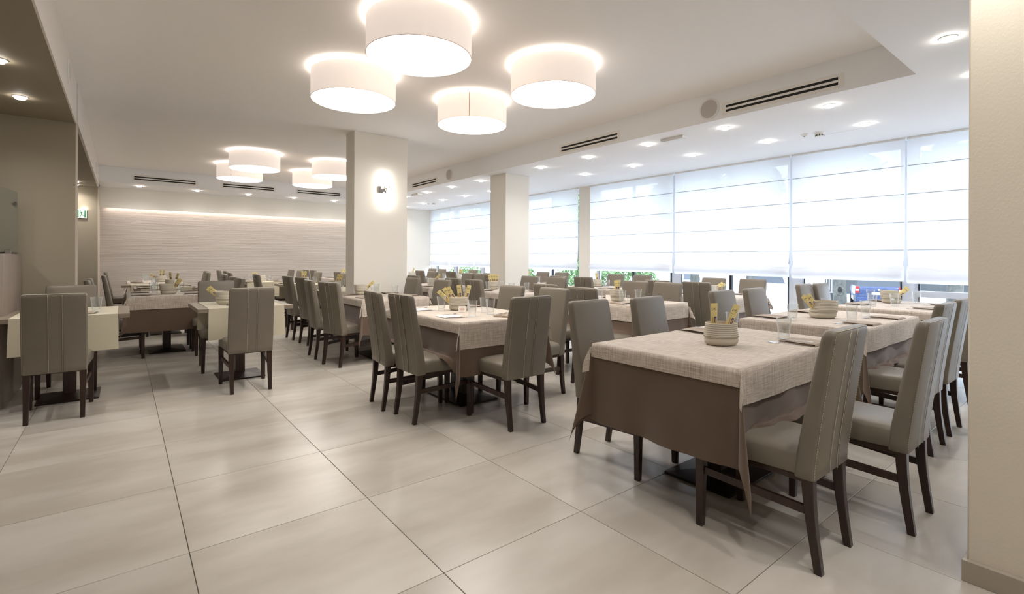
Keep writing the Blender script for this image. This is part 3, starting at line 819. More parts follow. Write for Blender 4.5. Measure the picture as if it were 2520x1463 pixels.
# ------------------------------------------------------------------ tables
def make_table(lx, ly, cloth, name='dining_table'):
    t = thing(name, 'x', 'table')
    z1 = 0.78
    bm = bmesh.new(); box(bm, -lx / 2, -ly / 2, z1 - 0.040, lx / 2, ly / 2, z1, bev=0.0025, seg=1); finish('tabletop', bm, M['laminate'], t, smooth=True)
    bm = bmesh.new(); box(bm, -0.045, -0.045, 0.04, 0.045, 0.045, z1 - 0.04, bev=0.004, seg=1)
    if max(lx, ly) > 1.1:
        bm.free(); bm = bmesh.new()
        a, b = (0.11, 0.045) if lx > ly else (0.045, 0.11)
        box(bm, -a, -b, 0.04, a, b, z1 - 0.04, bev=0.004, seg=1)
    finish('pedestal', bm, M['darkwood'], t, smooth=True)
    px, py = (0.31, 0.205) if lx > ly * 1.1 else ((0.205, 0.31) if ly > lx * 1.1 else (0.215, 0.23))
    bm = bmesh.new()
    loft(bm, [[(x, y, z) for x, y in rrect(2 * (px - i), 2 * (py - i), 0.012, 2)] for z, i in ((0.0, 0.002), (0.003, 0.0), (0.011, 0.0), (0.014, 0.003), (0.045, min(px, py) - 0.05))])
    finish('base_plate', bm, M['basemetal'], t, smooth=25)
    return t

def drape(name, lx, ly, ox, oy, z, m, seed=1, amp=0.0, cap=None, flare=0.42, label='', cat='tablecloth', loc=(0, 0, 0), group=None, res=0.035, out0=0.004, capw=0.14, crease=0.0):
    """cloth over a lx*ly top: hangs ox beyond the x edges and oy beyond the y edges.
    cap=(axis, depth): along the long sides the cloth rests on the chair seats at that depth"""
    rg = random.Random(seed)
    def samples(l, o):
        no = max(4, int(o / (res * 0.8))); nt_ = max(8, int(l / (res * 1.6)))
        s = [-l / 2 - o + o * k / no for k in range(no)] + [-l / 2 + l * k / nt_ for k in range(nt_)] + [l / 2 + o * k / no for k in range(no + 1)]
        return s
    us, vs_ = samples(lx, ox), samples(ly, oy)
    ph = [rg.random() * 6.28 for _ in range(8)]
    bm = bmesh.new(); uvl = bm.loops.layers.uv.new('UVMap')
    G = []
    def edgewave(s, k):
        return 0.5 * (1 + 0.7 * math.sin(s * 11 + ph[k]) + 0.4 * math.sin(s * 24 + ph[k + 1]))
    for v in vs_:
        row = []
        for u in us:
            du = max(abs(u) - lx / 2, 0); dv = max(abs(v) - ly / 2, 0)
            su, sv = (1 if u > 0 else -1), (1 if v > 0 else -1)
            if du == 0 and dv == 0:
                q = 0.0012 * noise.noise(Vector((u * 7, v * 7, seed)))
                if crease:
                    q += crease * (math.exp(-((u - 0.13 * lx) / 0.006) ** 2) + math.exp(-((v + 0.08 * ly) / 0.006) ** 2))
                p = (u, v, z + q)
            elif dv == 0 or du == 0:
                isx = dv == 0
                dep = du if isx else dv
                s = v if isx else u
                half = ly / 2 if isx else lx / 2
                k = 0 if isx else 2
                if (su if isx else sv) < 0: k += 4
                k = k % 7
                wv = amp * edgewave(s, k) * (max(0.0, dep - (0.13 if cap else 0.0)) / max(ox, oy, 0.1)) ** 1.1
                fade = min(1.0, (half - abs(s)) / 0.10)
                o_ = out0 * min(1, dep / 0.02) + wv * fade
                zz = z - dep
                if cap and cap[0] == ('x' if isx else 'y') and dep > cap[1]:
                    ff = max(0.0, min(1.0, (half - abs(s)) / capw))
                    ff = ff * ff * (3 - 2 * ff)
                    ex = dep - cap[1]
                    zz = z - (cap[1] + ex * (1 - ff) - 0.012 * math.sin(ex * 30) * ff)
                    o_ += ff * (0.25 * ex + 0.010 * math.sin(s * 30 + ph[5]))
                p = ((su * (lx / 2 + o_), v, zz) if isx else (u, sv * (ly / 2 + o_), zz))
            else:
                r = math.hypot(du, dv); a = math.atan2(dv, du)
                g = lambda q: math.sin(2 * q) * (0.30 + 0.70 * math.sin(q))
                hx, hy = r * flare * g(a), r * flare * g(PI / 2 - a)
                hh = math.hypot(hx, hy)
                p = (su * (lx / 2 + out0 + hx), sv * (ly / 2 + out0 + hy), z - math.sqrt(max(r * r - hh * hh, 0)) * 0.99)
            row.append((bm.verts.new(p), u, v))
        G.append(row)
    for r0, r1 in zip(G, G[1:]):
        for k in range(len(r0) - 1):
            q = (r0[k], r0[k + 1], r1[k + 1], r1[k])
            f = bm.faces.new([a[0] for a in q])
            for lp, a in zip(f.loops, q): lp[uvl].uv = (a[1] + 3, a[2] + 3)
    bmesh.ops.recalc_face_normals(bm, faces=bm.faces)
    o = finish(name, bm, m, smooth='all')
    o.location = loc
    tag(o, label, cat, group)
    return o

def runner(lx, ly, w_, drop, z, loc, label, off=0.0):
    """cream runner laid across y, hanging over both y edges"""
    bm = bmesh.new(); pts = []
    n = 14
    for k in range(7): pts.append((-ly / 2 - 0.004, z - drop * (1 - k / 6) , drop * (1 - k / 6)))
    for k in range(1, n): pts.append((-ly / 2 + ly * k / n, z + 0.002, 0))
    for k in range(7): pts.append((ly / 2 + 0.004, z - drop * k / 6, drop * k / 6))
    rows = []
    xs = [-w_ / 2 + w_ * k / 12 for k in range(13)]
    for (y, zz, d) in pts:
        sg = 1 if y > 0 else -1
        rows.append([bm.verts.new((off + x * (1 + 0.06 * d), y + sg * d * (0.035 + 0.05 * math.sin(x * 9 + sg)), zz)) for x in xs])
    for a, b in zip(rows, rows[1:]):
        for k in range(12): bm.faces.new((a[k], a[k + 1], b[k + 1], b[k]))
    o = finish('table_runner', bm, M['cream'], smooth=60)
    o.location = loc
    return tag(o, label, 'table runner', 'cream table runners')

# ------------------------------------------------------------------ tableware prototypes
def make_glass():
    n = 24
    prof = [(0.0, 0.0), (0.022, 0.0), (0.0235, 0.002), (0.0245, 0.02), (0.033, 0.112), (0.0335, 0.114), (0.033, 0.115), (0.0318, 0.112), (0.0228, 0.022), (0.018, 0.019), (0.0, 0.018)]
    prof = [(r * 1.30, z * 1.18) for r, z in prof]
    bm = bmesh.new(); R = []
    for r, z in prof:
        if r == 0: R.append([bm.verts.new((0, 0, z))])
        else: R.append([bm.verts.new((r * math.cos(2 * PI * k / n), r * math.sin(2 * PI * k / n), z)) for k in range(n)])
    for a, b in zip(R, R[1:]):
        for k in range(n):
            k2 = (k + 1) % n
            if len(a) == 1: bm.faces.new((a[0], b[k2], b[k]))
            elif len(b) == 1: bm.faces.new((a[k], a[k2], b[0]))
            else: bm.faces.new((a[k], a[k2], b[k2], b[k]))
    bmesh.ops.recalc_face_normals(bm, faces=bm.faces)
    o = finish('drinking_glass', bm, M['glass'], smooth=True)
    return tag(o, 'x', 'glass')
GLASS = Proto(make_glass())

def make_fork():
    bm = bmesh.new()
    P = [(-0.10, 0.006, 0.004), (-0.06, 0.0045, 0.005), (-0.01, 0.003, 0.004), (0.035, 0.003, 0.003), (0.05, 0.010, 0.003), (0.062, 0.0115, 0.004)]
    def plate(P, th=0.0013):
        rings = [[(x, -hw, z), (x, hw, z), (x, hw, z + th), (x, -hw, z + th)] for x, hw, z in P]
        loft(bm, rings)
    plate(P)
    for y in (-0.0095, -0.0032, 0.0032, 0.0095):
        loft(bm, [[(x, y - 0.0016, z), (x, y + 0.0016, z), (x, y + 0.0016, z + 0.0012), (x, y - 0.0016, z + 0.0012)] for x, z in ((0.060, 0.004), (0.08, 0.007), (0.097, 0.006))])
    return tag(finish('fork', bm, M['steel'], smooth=40), 'x', 'fork')
def make_knife():
    bm = bmesh.new()
    rings = [[(x, -hw, 0.001), (x, hw * 0.8, 0.001), (x, hw * 0.8, 0.001 + th), (x, -hw, 0.001 + th)] for x, hw, th in ((-0.105, 0.005, 0.003), (-0.09, 0.0075, 0.005), (-0.02, 0.006, 0.004), (-0.005, 0.005, 0.002), (0.02, 0.0095, 0.0014), (0.09, 0.0095, 0.0012), (0.108, 0.003, 0.001))]
    loft(bm, rings)
    return tag(finish('knife', bm, M['steel'], smooth=40), 'x', 'knife')
def make_spoon():
    bm = bmesh.new()
    rings = [[(x, -hw, z), (x, hw, z), (x, hw, z + 0.0015), (x, -hw, z + 0.0015)] for x, hw, z in ((-0.10, 0.006, 0.001), (-0.05, 0.004, 0.003), (0.02, 0.003, 0.006), (0.04, 0.008, 0.004), (0.055, 0.016, 0.0015), (0.072, 0.019, 0.0005), (0.088, 0.015, 0.002), (0.096, 0.006, 0.004))]
    loft(bm, rings)
    return tag(finish('spoon', bm, M['steel'], smooth=50), 'x', 'spoon')
def make_napkin(m, name, wx=0.10, wy=0.19, layers=3):
    # folded cloth: stacked layers joined by a rolled fold, slightly wavy
    bm = bmesh.new()
    for q in range(layers):
        g = []
        dx, dy = 0.003 * q, -0.004 * q
        for i in range(9):
            r = []
            for j in range(13):
                x = -wx + 2 * wx * i / 8; y = -wy / 2 + wy * j / 12
                zz = 0.0018 + 0.0050 * q + 0.0022 * math.sin(x * 30 + q) * math.sin(y * 25 + q * 2)
                r.append(bm.verts.new((x + dx, y + dy, max(0.0012, zz))))
            g.append(r)
        for a, b in zip(g, g[1:]):
            for k in range(12): bm.faces.new((a[k], a[k + 1], b[k + 1], b[k]))
        if q:
            for k in range(12): bm.faces.new((g[0][k], prev[0][k], prev[0][k + 1], g[0][k + 1]))
        prev = g
    bmesh.ops.recalc_face_normals(bm, faces=bm.faces)
    bmesh.ops.solidify(bm, geom=list(bm.faces), thickness=0.0013)
    return tag(finish(name, bm, m, smooth=50), 'x', 'napkin')
FORK, KNIFE, SPOON = Proto(make_fork()), Proto(make_knife()), Proto(make_spoon())
NAP = Proto(make_napkin(M['napkin'], 'folded_napkin'))
PAP = Proto(make_napkin(M['paper'], 'paper_napkin', 0.085, 0.17, 2))

def make_shaker():
    t = thing('cruet', 'x', 'cruet')
    bm = bmesh.new(); cyl(bm, 0, 0, 0.0, 0.045, 0.016, 0.017, n=16); finish('jar', bm, M['glass'], t, smooth=True)
    bm = bmesh.new(); cyl(bm, 0, 0, 0.045, 0.062, 0.0175, 0.014, n=16); finish('cap', bm, M['chrome'], t, smooth=True)
    return t
SHAKER = Proto(make_shaker())

def make_packet():
    bm = bmesh.new(); rings = []
    for k in range(13):
        z = 0.20 * k / 12
        bulge = 0.0055 * math.sin(PI * min(1, max(0, (z - 0.008) / 0.184))) ** 0.6 if 0.008 < z < 0.192 else 0.0006
        hw = 0.0205
        rings.append([(-hw, 0, z), (-hw * 0.5, -bulge, z), (hw * 0.5, -bulge, z), (hw, 0, z), (hw * 0.5, bulge, z), (-hw * 0.5, bulge, z)])
    loft(bm, rings)
    # pinked top edge
    for k in range(8):
        x = -0.0205 + 0.041 * (k + 0.5) / 8
        v = [bm.verts.new(c) for c in ((x - 0.002, 0.0004, 0.2), (x + 0.002, 0.0004, 0.2), (x, 0.0004, 0.2035))]
        bm.faces.new(v)
    return tag(finish('breadstick_packet', bm, M['packet'], smooth=60), 'x', 'packet')
PACKET = Proto(make_packet())

def make_bag(seed, lean=0.0, tall=1.0):
    """canvas bread bag: plain slumped body, striped folded cuff"""
    rg = random.Random(seed); ph = [rg.random() * 6.28 for _ in range(4)]
    n = 36
    t = thing('bread_bag', 'x', 'bag')
    def ring(rx, ry, z, w_=0.0, dx=0.0, tilt=0.0):
        out = []
        for k in range(n):
            a = 2 * PI * k / n
            q = 1 + w_ * (0.6 * math.sin(3 * a + ph[0]) + 0.4 * math.sin(5 * a + ph[1]))
            x, y = rx * q * math.cos(a), ry * q * math.sin(a)
            out.append((x + dx, y, (z + tilt * x) * tall))
        return out
    def surf(name, prof, stripes):
        bm = bmesh.new(); uvl = bm.loops.layers.uv.new('UVMap')
        R = [[bm.verts.new(p) for p in ring(*pr_[:6])] for pr_ in prof]
        for i, (a, b) in enumerate(zip(R, R[1:])):
            for k in range(n):
                f = bm.faces.new((a[k], a[(k + 1) % n], b[(k + 1) % n], b[k]))
                va, vb = prof[i][6], prof[i + 1][6]
                for lp, vv, uu in zip(f.loops, (va, va, vb, vb), (k, k + 1, k + 1, k)): lp[uvl].uv = (uu / n, vv)
        if not stripes: bm.faces.new(list(reversed(R[0])))
        return finish(name, bm, M['bag'], t, smooth='all')
    L_ = lean
    surf('body', [(0.078, 0.060, 0.001, 0.0, 0, 0, -1), (0.093, 0.072, 0.012, 0.03, 0, 0, -1), (0.097, 0.075, 0.030, 0.05, 0, 0, -1), (0.090, 0.070, 0.050, 0.05, L_ * 0.2, 0, -1), (0.085, 0.066, 0.09, 0.02, L_ * 0.6, 0, -1), (0.083, 0.064, 0.128, 0.01, L_, L_, -1)], False)
    surf('cuff', [(0.083, 0.064, 0.125, 0.0, L_, L_, 8.0), (0.0855, 0.0665, 0.1285, 0.012, L_, L_, 7.9), (0.0875, 0.0685, 0.126, 0.015, L_, L_, 7.6), (0.089, 0.070, 0.112, 0.02, L_ * 0.9, L_, 6.3), (0.091, 0.072, 0.098, 0.02, L_ * 0.8, L_, 5.1), (0.093, 0.073, 0.084, 0.02, L_ * 0.6, L_ * 0.8, 3.9),
                  (0.095, 0.075, 0.070, 0.025, L_ * 0.5, L_ * 0.6, 2.7), (0.098, 0.077, 0.056, 0.03, L_ * 0.3, L_ * 0.3, 1.4), (0.099, 0.078, 0.046, 0.035, L_ * 0.2, 0, 0.4), (0.094, 0.073, 0.047, 0.03, L_ * 0.2, 0, 0.2)], True)
    # bread rolls inside
    for k in range(3):
        bm = bmesh.new(); bmesh.ops.create_uvsphere(bm, u_segments=14, v_segments=9, radius=0.032)
        bmesh.ops.scale(bm, vec=(1.15, 0.9, 0.7), verts=bm.verts)
        o = finish('bread_roll', bm, mat('bread_crust_%d_%d' % (seed, k), (168, 124, 82), 0.7) if False else M_BREAD, t, smooth='all')
        o.location = (-0.035 + 0.036 * k + L_ * 0.8, 0.018 * (-1) ** k, 0.092 * tall)
    return t
M_BREAD = mat('bread_crust', (172, 130, 90), 0.7, var=((30, 30, 30), 0.2))
BAGS = [Proto(make_bag(3)), Proto(make_bag(8, 0.02, 1.0)), Proto(make_bag(11, -0.025, 1.08))]

# ------------------------------------------------------------------ lay out tables
ZB, ZT = 0.7825, 0.7855        # brown cloth, linen cloth heights
TOP = ZT + 0.0015
def seat_ring_labels(): pass
TABLES = {}
MEAS = {}
def clothed(key, x, y, lx, ly, desc, seed, up=(0.08, 0.165), under=(0.45, 0.42), fine=False, fl=0.17):
    """desc: phrase that names the table in the labels"""
    t = make_table(lx, ly, True)
    t.location = (x, y, 0); t['label'] = 'pedestal table hidden under two cloths, the ' + desc; t['group'] = 'clothed restaurant tables'
    long_x = lx > ly
    cap = ('y', 0.283) if long_x else ('x', 0.283)
    res = 0.03 if fine else 0.06
    drape('tablecloth', lx + 0.006, ly + 0.006, under[0], under[1], ZB, M['brown_cloth'], seed, amp=0.055, cap=cap, flare=fl, label='long brown under-cloth of the ' + desc, loc=(x, y, 0), group='brown under-cloths', res=res)
    drape('linen_overcloth', lx + 0.016, ly + 0.016, up[0], up[1], ZT, M['linen'], seed + 50, amp=0.010, flare=0.34, label='beige slub linen top cloth of the ' + desc, loc=(x, y, 0), group='beige linen top cloths', res=res * 0.8, crease=0.0025 if fine else 0)
    TABLES[key] = (x, y, lx, ly, desc, TOP)
def bare(key, x, y, lx, ly, desc, rw=0.69, drop=0.30, off=0.0):
    t = make_table(lx, ly, False)
    t.location = (x, y, 0); t['label'] = 'bare grey-brown pedestal table, the ' + desc; t['group'] = 'bare restaurant tables'
    runner(lx, ly, rw, drop, 0.781, (x, y, 0), 'cream runner hanging over the ' + desc, off)
    TABLES[key] = (x, y, lx, ly, desc, 0.785)

clothed('T1', 2.86, 1.545, 1.34, 0.87, 'front right table', 1, under=(0.45, 0.42), fine=True, fl=0.20)
clothed('T2', 4.82, 1.63, 1.42, 0.87, 'second front-row table', 2, fine=True)
clothed('T3', 6.735, 1.60, 1.38, 0.87, 'third front-row table', 3)
clothed('P1', 2.49, 3.91, 0.87, 1.33, 'table numbered 203', 4, up=(0.085, 0.21), under=(0.42, 0.42), fine=True)
clothed('P2', 2.69, 6.28, 0.87, 1.14, 'table before the sconce pillar', 5, up=(0.085, 0.20), under=(0.42, 0.42))
clothed('Q1', 4.68, 3.87, 0.87, 1.33, 'table right of 203', 6, up=(0.17, 0.17), under=(0.42, 0.42))
clothed('Q2', 4.69, 5.95, 0.87, 1.33, 'table before the square column', 7, up=(0.085, 0.19), under=(0.42, 0.42))
clothed('Q3', 4.55, 8.15, 0.87, 1.33, 'table left of the column', 8, up=(0.085, 0.19), under=(0.42, 0.42))
clothed('Q4', 4.55, 10.15, 0.87, 1.33, 'table beyond the column', 9, up=(0.085, 0.19), under=(0.42, 0.42))
clothed('Q5', 4.42, 12.35, 0.87, 1.33, 'rear table near rippled wall', 10, up=(0.085, 0.19), under=(0.42, 0.42))
clothed('R1', 6.62, 3.85, 0.87, 1.33, 'window table right of pier', 11, up=(0.12, 0.19), under=(0.42, 0.42))
clothed('R2', 6.72, 5.85, 0.87, 1.33, 'window table by the pier', 12, up=(0.12, 0.19), under=(0.42, 0.42))
clothed('R3', 6.60, 7.85, 0.87, 1.33, 'window table behind the column', 13, up=(0.085, 0.19), under=(0.42, 0.42))
clothed('R4', 6.40, 10.2, 0.87, 1.33, 'window table past the column', 14, up=(0.085, 0.19), under=(0.42, 0.42))
clothed('R5', 6.20, 12.25, 0.87, 1.33, 'farthest corner window table', 15, up=(0.085, 0.19), under=(0.42, 0.42))
clothed('L2', 0.487, 8.38, 0.87, 1.28, 'left clothed table', 16, up=(0.085, 0.16), under=(0.36, 0.44))
clothed('L5', 0.52, 12.65, 0.87, 1.30, 'rear left clothed table', 17, up=(0.085, 0.19), under=(0.42, 0.42))
bare('L1', -0.375, 6.07, 0.86, 0.87, 'leftmost bare table', rw=0.69, drop=0.31)
bare('M1', 1.01, 6.075, 0.87, 0.89, 'lone bare front table', rw=0.69, drop=0.31)
bare('P3', 2.80, 7.98, 0.87, 1.20, 'bare table behind the pillar')
bare('G2', 2.78, 10.05, 0.87, 0.87, 'front middle bare table')
bare('G1', 2.33, 11.6, 0.87, 0.87, 'rear middle bare table')
bare('L3', 0.58, 10.28, 0.87, 0.87, 'nearer far-left bare table')
bare('L4', 0.42, 11.45, 0.87, 0.43, 'narrow far-left bare table', rw=0.6)

# ---- chairs: (x, y of the rear feet centre, facing, label)
C_ = [
 (2.396, 0.793, 'N', 'nearest taupe chair at the front right table, pale stitched back to the camera', 0),
 (3.06, 0.640, 'N', 'taupe chair right of the nearest one, same near side of the front table', 0),
 (4.32, 0.82, 'N', 'third taupe chair back along the beige right wall', 0),
 (4.90, 0.83, 'N', 'fourth taupe chair back along the beige right wall', 0),
 (6.08, 0.90, 'N', 'taupe chair mostly hidden by the beige wall, fifth back', 0),
 (6.75, 0.90, 'N', 'taupe chair hidden behind the beige wall by the windows', 0),
 (2.53, 2.30, 'S', 'left taupe chair on the far side of the front right table', 2),
 (3.11, 2.245, 'S', 'right taupe chair on the far side of the front right table', 3),
 (4.31, 2.31, 'S', 'left taupe chair across the second front table', 0),
 (4.95, 2.32, 'S', 'right taupe chair across the second front table', 0),
 (6.33, 2.39, 'S', 'left taupe chair across the table by the windows', 1),
 (6.74, 2.36, 'S', 'right taupe chair across the table by the windows', 1),
 (-0.41, 5.234, 'N', 'taupe chair with its back to the camera at the left photo edge', 0),
 (-0.40, 6.63, 'S', 'taupe chair facing the camera across the leftmost bare table', 0),
 (0.973, 5.244, 'N', 'taupe chair back at the lone bare table with cream runner', -1),
 (0.90, 6.906, 'S', 'taupe chair facing the camera across the lone bare table', 0),
 (2.43, 2.87, 'N', 'taupe chair back at the near end of table 203', 0),
 (1.77, 3.61, 'E', 'nearer of two taupe chairs on the left of table 203', 0),
 (1.735, 4.075, 'E', 'farther of two taupe chairs on the left of table 203', -6),
 (3.30, 3.54, 'W', 'nearer taupe chair on the right of table 203', 2),
 (3.22, 4.11, 'W', 'farther taupe chair on the right of table 203', 0),
 (1.954, 5.92, 'E', 'turned taupe chair at the near left of the pillar table', 16),
 (1.93, 6.607, 'E', 'taupe chair at the far left of the pillar table', -3),
 (3.34, 5.76, 'W', 'nearer taupe chair right of the pillar table', 0),
 (3.33, 6.60, 'W', 'taupe chair right of the pillar table, next to the pillar', 0),
 (2.115, 7.66, 'E', 'third taupe chair in the row of backs left of the pillar', 4),
 (2.085, 8.31, 'E', 'fourth and farthest taupe chair in the row left of the pillar', 3),
 (3.655, 3.44, 'E', 'nearer taupe chair on the left of the table right of 203', 0),
 (3.79, 4.13, 'E', 'farther taupe chair on the left of the table right of 203', 0),
 (5.23, 3.56, 'W', 'nearer taupe chair facing left at the table right of 203', 0),
 (5.23, 4.05, 'W', 'farther taupe chair facing left at the table right of 203', 0),
 (3.80, 5.60, 'E', 'nearer taupe chair left of the table before the square column', 0),
 (3.80, 6.13, 'E', 'farther taupe chair left of the table before the square column', 0),
 (5.29, 5.62, 'W', 'nearer taupe chair facing left before the square column', 0),
 (5.26, 6.22, 'W', 'farther taupe chair facing left before the square column', 0),
 (5.74, 3.44, 'E', 'nearer taupe chair left of the first window-row table', 0),
 (5.74, 4.02, 'E', 'farther taupe chair left of the first window-row table', 0),
 (7.22, 3.47, 'W', 'nearer taupe chair against the glass, first window-row table', 0),
 (7.19, 4.06, 'W', 'farther taupe chair against the glass, first window-row table', 0),
 (5.81, 5.46, 'E', 'nearer taupe chair left of the second window-row table', 0),
 (5.77, 6.0, 'E', 'farther taupe chair left of the second window-row table', 0),
 (7.32, 5.50, 'W', 'nearer taupe chair against the glass beside the window pier', 0),
 (7.31, 6.10, 'W', 'farther taupe chair against the glass beside the window pier', 0),
 (5.72, 7.89, 'E', 'taupe chair partly behind the square column, facing the window', 0),
 (7.24, 7.50, 'W', 'right of two small taupe chairs against the glass behind the column', 0),
 (7.23, 8.08, 'W', 'left of two small taupe chairs against the glass behind the column', 0),
 (3.90, 7.56, 'E', 'taupe chair back just right of the pillar edge', 0),
 (5.31, 7.70, 'W', 'taupe chair touching the left edge of the square column', 0),
 (5.36, 8.22, 'W', 'taupe chair second left from the square column', 0),
 (3.68, 9.75, 'E', 'far taupe chair hidden behind the pillar', 0),
 (3.64, 10.55, 'E', 'far taupe chair back just left of the pillar edge', 0),
 (5.30, 9.55, 'W', 'far taupe chair facing left between pillar and column', 0),
 (5.57, 10.51, 'E', 'far taupe chair back between pillar and column, left one', 0),
 (5.78, 9.45, 'E', 'far taupe chair back behind the breadsticks of table 203', 0),
 (7.10, 10.63, 'W', 'small taupe chair against the far glass, right one', 0),
 (6.92, 11.90, 'W', 'small taupe chair against the far glass, second from corner', 0),
 (6.92, 12.45, 'W', 'small taupe chair nearest the far window corner', 0),
 (3.57, 12.62, 'E', 'farthest taupe chair back left of the pillar', 0),
 (3.56, 11.98, 'E', 'second farthest taupe chair back left of the pillar', 0),
 (3.32, 9.45, 'W', 'taupe chair facing left just beside the pillar edge', 0),
 (3.13, 10.45, 'W', 'taupe chair facing left in front of the far chair backs', 0),
 (3.22, 12.85, 'W', 'far taupe chair facing left by the rippled wall', 0),
 (3.16, 11.85, 'W', 'narrow sliver of a taupe chair by the rippled wall', 0),
 (1.88, 9.55, 'E', 'lone small taupe chair back before the far bare tables', 0),
 (1.75, 12.85, 'E', 'farthest small taupe chair in the rear middle group', 0),
 (1.80, 12.25, 'E', 'second small taupe chair in the rear middle group', 0),
 (1.67, 10.90, 'E', 'third small taupe chair in the rear middle group', 0),
 (1.27, 7.80, 'W', 'nearer taupe chair on the right of the left clothed table', 0),
 (1.27, 8.45, 'W', 'farther taupe chair on the right of the left clothed table', 0),
 (1.36, 9.85, 'W', 'taupe chair facing left at the nearer far-left bare table', 0),
 (1.28, 11.25, 'W', 'nearer of two far chairs facing left near the rippled wall', 0),
 (1.38, 12.45, 'W', 'farther of two far chairs facing left near the rippled wall', 0),
 (-0.30, 8.00, 'E', 'front taupe chair of the four along the left partition', 0),
 (-0.30, 8.62, 'E', 'second taupe chair of the four along the left partition', 0),
 (-0.19, 10.1, 'E', 'third taupe chair of the four along the left partition', 0),
 (-0.22, 12.6, 'E', 'farthest taupe chair of the four along the left partition', 0),
]
for (x, y, d, lab, turn) in C_:
    put_chair(x, y, d, lab, turn)

# ---- tableware
SIDE = {(-1, -1): 'near left', (1, -1): 'near right', (-1, 1): 'far left', (1, 1): 'far right'}
rg = random.Random(77)
def setting(key, x, y, z, rot, where, desc, kind='cloth', cutlery=True):
    """a folded napkin with fork, knife and spoon"""
    nm = NAP if kind == 'cloth' else PAP
    w_ = 'taupe folded cloth napkin' if kind == 'cloth' else 'white paper napkin'
    nm.place((x, y, z), rot, '%s at the %s of the %s' % (w_, where, desc), 'folded napkins')
    if cutlery:
        dz = 0.013 if kind == 'cloth' else 0.008
        c, s = math.cos(rot), math.sin(rot)
        def P(dx, dy): return (x + c * dx - s * dy, y + s * dx + c * dy)
        p = P(0.03, 0.055); FORK.place((p[0], p[1], z + dz), rot + 0.10, 'steel fork at the %s of the %s' % (where, desc), 'steel cutlery')
        p = P(0.0, -0.118); KNIFE.place((p[0], p[1], z), rot - 0.06, 'steel knife at the %s of the %s' % (where, desc), 'steel cutlery')
        p = P(0.05, 0.125); SPOON.place((p[0], p[1], z), rot + 0.05, 'steel spoon at the %s of the %s' % (where, desc), 'steel cutlery')
def glass(x, y, z, where, desc):
    GLASS.place((x, y, z), rg.random() * 3, 'clear tumbler at the %s of the %s' % (where, desc), 'clear drinking glasses')
def bag(x, y, z, desc, which=0, rot=0.0, packets=((-0.02, 0.0, 12, 8), (0.03, 0.01, -14, 4)), scale=1.0):
    BAGS[which].place((x, y, z), rot, 'striped canvas bread bag on the %s' % desc, 'striped canvas bread bags', scale=(scale,) * 3)
    c, s = math.cos(rot), math.sin(rot)
    names = ['first', 'second', 'third', 'fourth', 'fifth', 'sixth']
    for k, (dx, dy, tx, ty) in enumerate(packets):
        px, py = x + c * dx - s * dy, y + s * dx + c * dy
        # lean tx degrees sideways (in the picture), ty towards the camera
        o = PACKET.place((px, py, z + 0.045), (0, 0, 0), 'yellow breadstick packet, %s from left in the bag on the %s' % (names[k], desc), 'yellow breadstick packets')
        view = -YAW
        o.rotation_mode = 'QUATERNION'
        o.rotation_quaternion = (Matrix.Rotation(view, 3, 'Z') @ Matrix.Rotation(math.radians(tx), 3, 'Y') @ Matrix.Rotation(math.radians(ty), 3, 'X')).to_quaternion()

def auto_table(key, packets, cutlery=True, napkins='cloth', bag_at=None, which=0, glasses=True, rot=0.2, shaker=False):
    x, y, lx, ly, desc, z = TABLES[key]
    lng = lx > ly
    for sa in (-1, 1):
        for sl in (-1, 1):
            if lng: px, py, r = x + sl * 0.30, y + sa * (ly / 2 - 0.14), (0 if sa < 0 else PI)
            else: px, py, r = x + sa * (lx / 2 - 0.14), y + sl * 0.30, (PI / 2 * 0 if False else (PI / 2 if sa > 0 else -PI / 2))
            where = SIDE[(1 if px > x else -1, 1 if py > y else -1)]
            # napkin local x runs along the cutlery, which points to the table middle
            r2 = {True: (PI / 2 if sa < 0 else -PI / 2), False: (0 if sa < 0 else PI)}[lng]
            setting(key, px, py, z, r2, where, desc, napkins, cutlery)
            if glasses:
                if lng: gx, gy = px + 0.10, y + sa * (ly / 2 - 0.31)
                else: gx, gy = x + sa * (lx / 2 - 0.29), py + 0.10
                glass(gx, gy, z, where, desc)
    bx, by = bag_at or (x + 0.0, y + 0.0)
    bag(bx, by, z, desc, which, rot, packets)
    if shaker:
        SHAKER.place((bx + 0.13, by - 0.06, z), 0, 'glass cruet with chrome cap on the %s' % desc, 'small cruets')

# T1 -- measured
d1 = TABLES['T1'][4]
bag(2.745, 1.50, TOP, d1, 0, -0.67, ((-0.035, 0.012, -4, 10), (0.018, 0.0, 20, 6)), 1.0)
glass(3.272, 1.705, TOP, 'far right', d1); glass(3.264, 1.367, TOP, 'near right', d1)
setting('T1', 3.145, 1.86, TOP, -PI / 2, 'far right', d1); setting('T1', 3.19, 1.225, TOP, PI / 2, 'near right', d1)
# T2
d2 = TABLES['T2'][4]
bag(4.72, 1.66, TOP, d2, 1, -0.67, ((-0.045, 0.0, -44, 6), (-0.02, 0.01, -38, 10)), 1.12)
for (x, y, wh) in ((4.307, 1.737, 'far left'), (4.64, 1.42, 'near left'), (5.18, 1.48, 'near right'), (5.20, 1.80, 'far right')): glass(x, y, TOP, wh, d2)
for (x, y, r, wh) in ((4.40, 1.95, -PI / 2, 'far left'), (5.10, 1.95, -PI / 2, 'far right'), (4.50, 1.31, PI / 2, 'near left'), (5.13, 1.31, PI / 2, 'near right')): setting('T2', x, y, TOP, r, wh, d2)
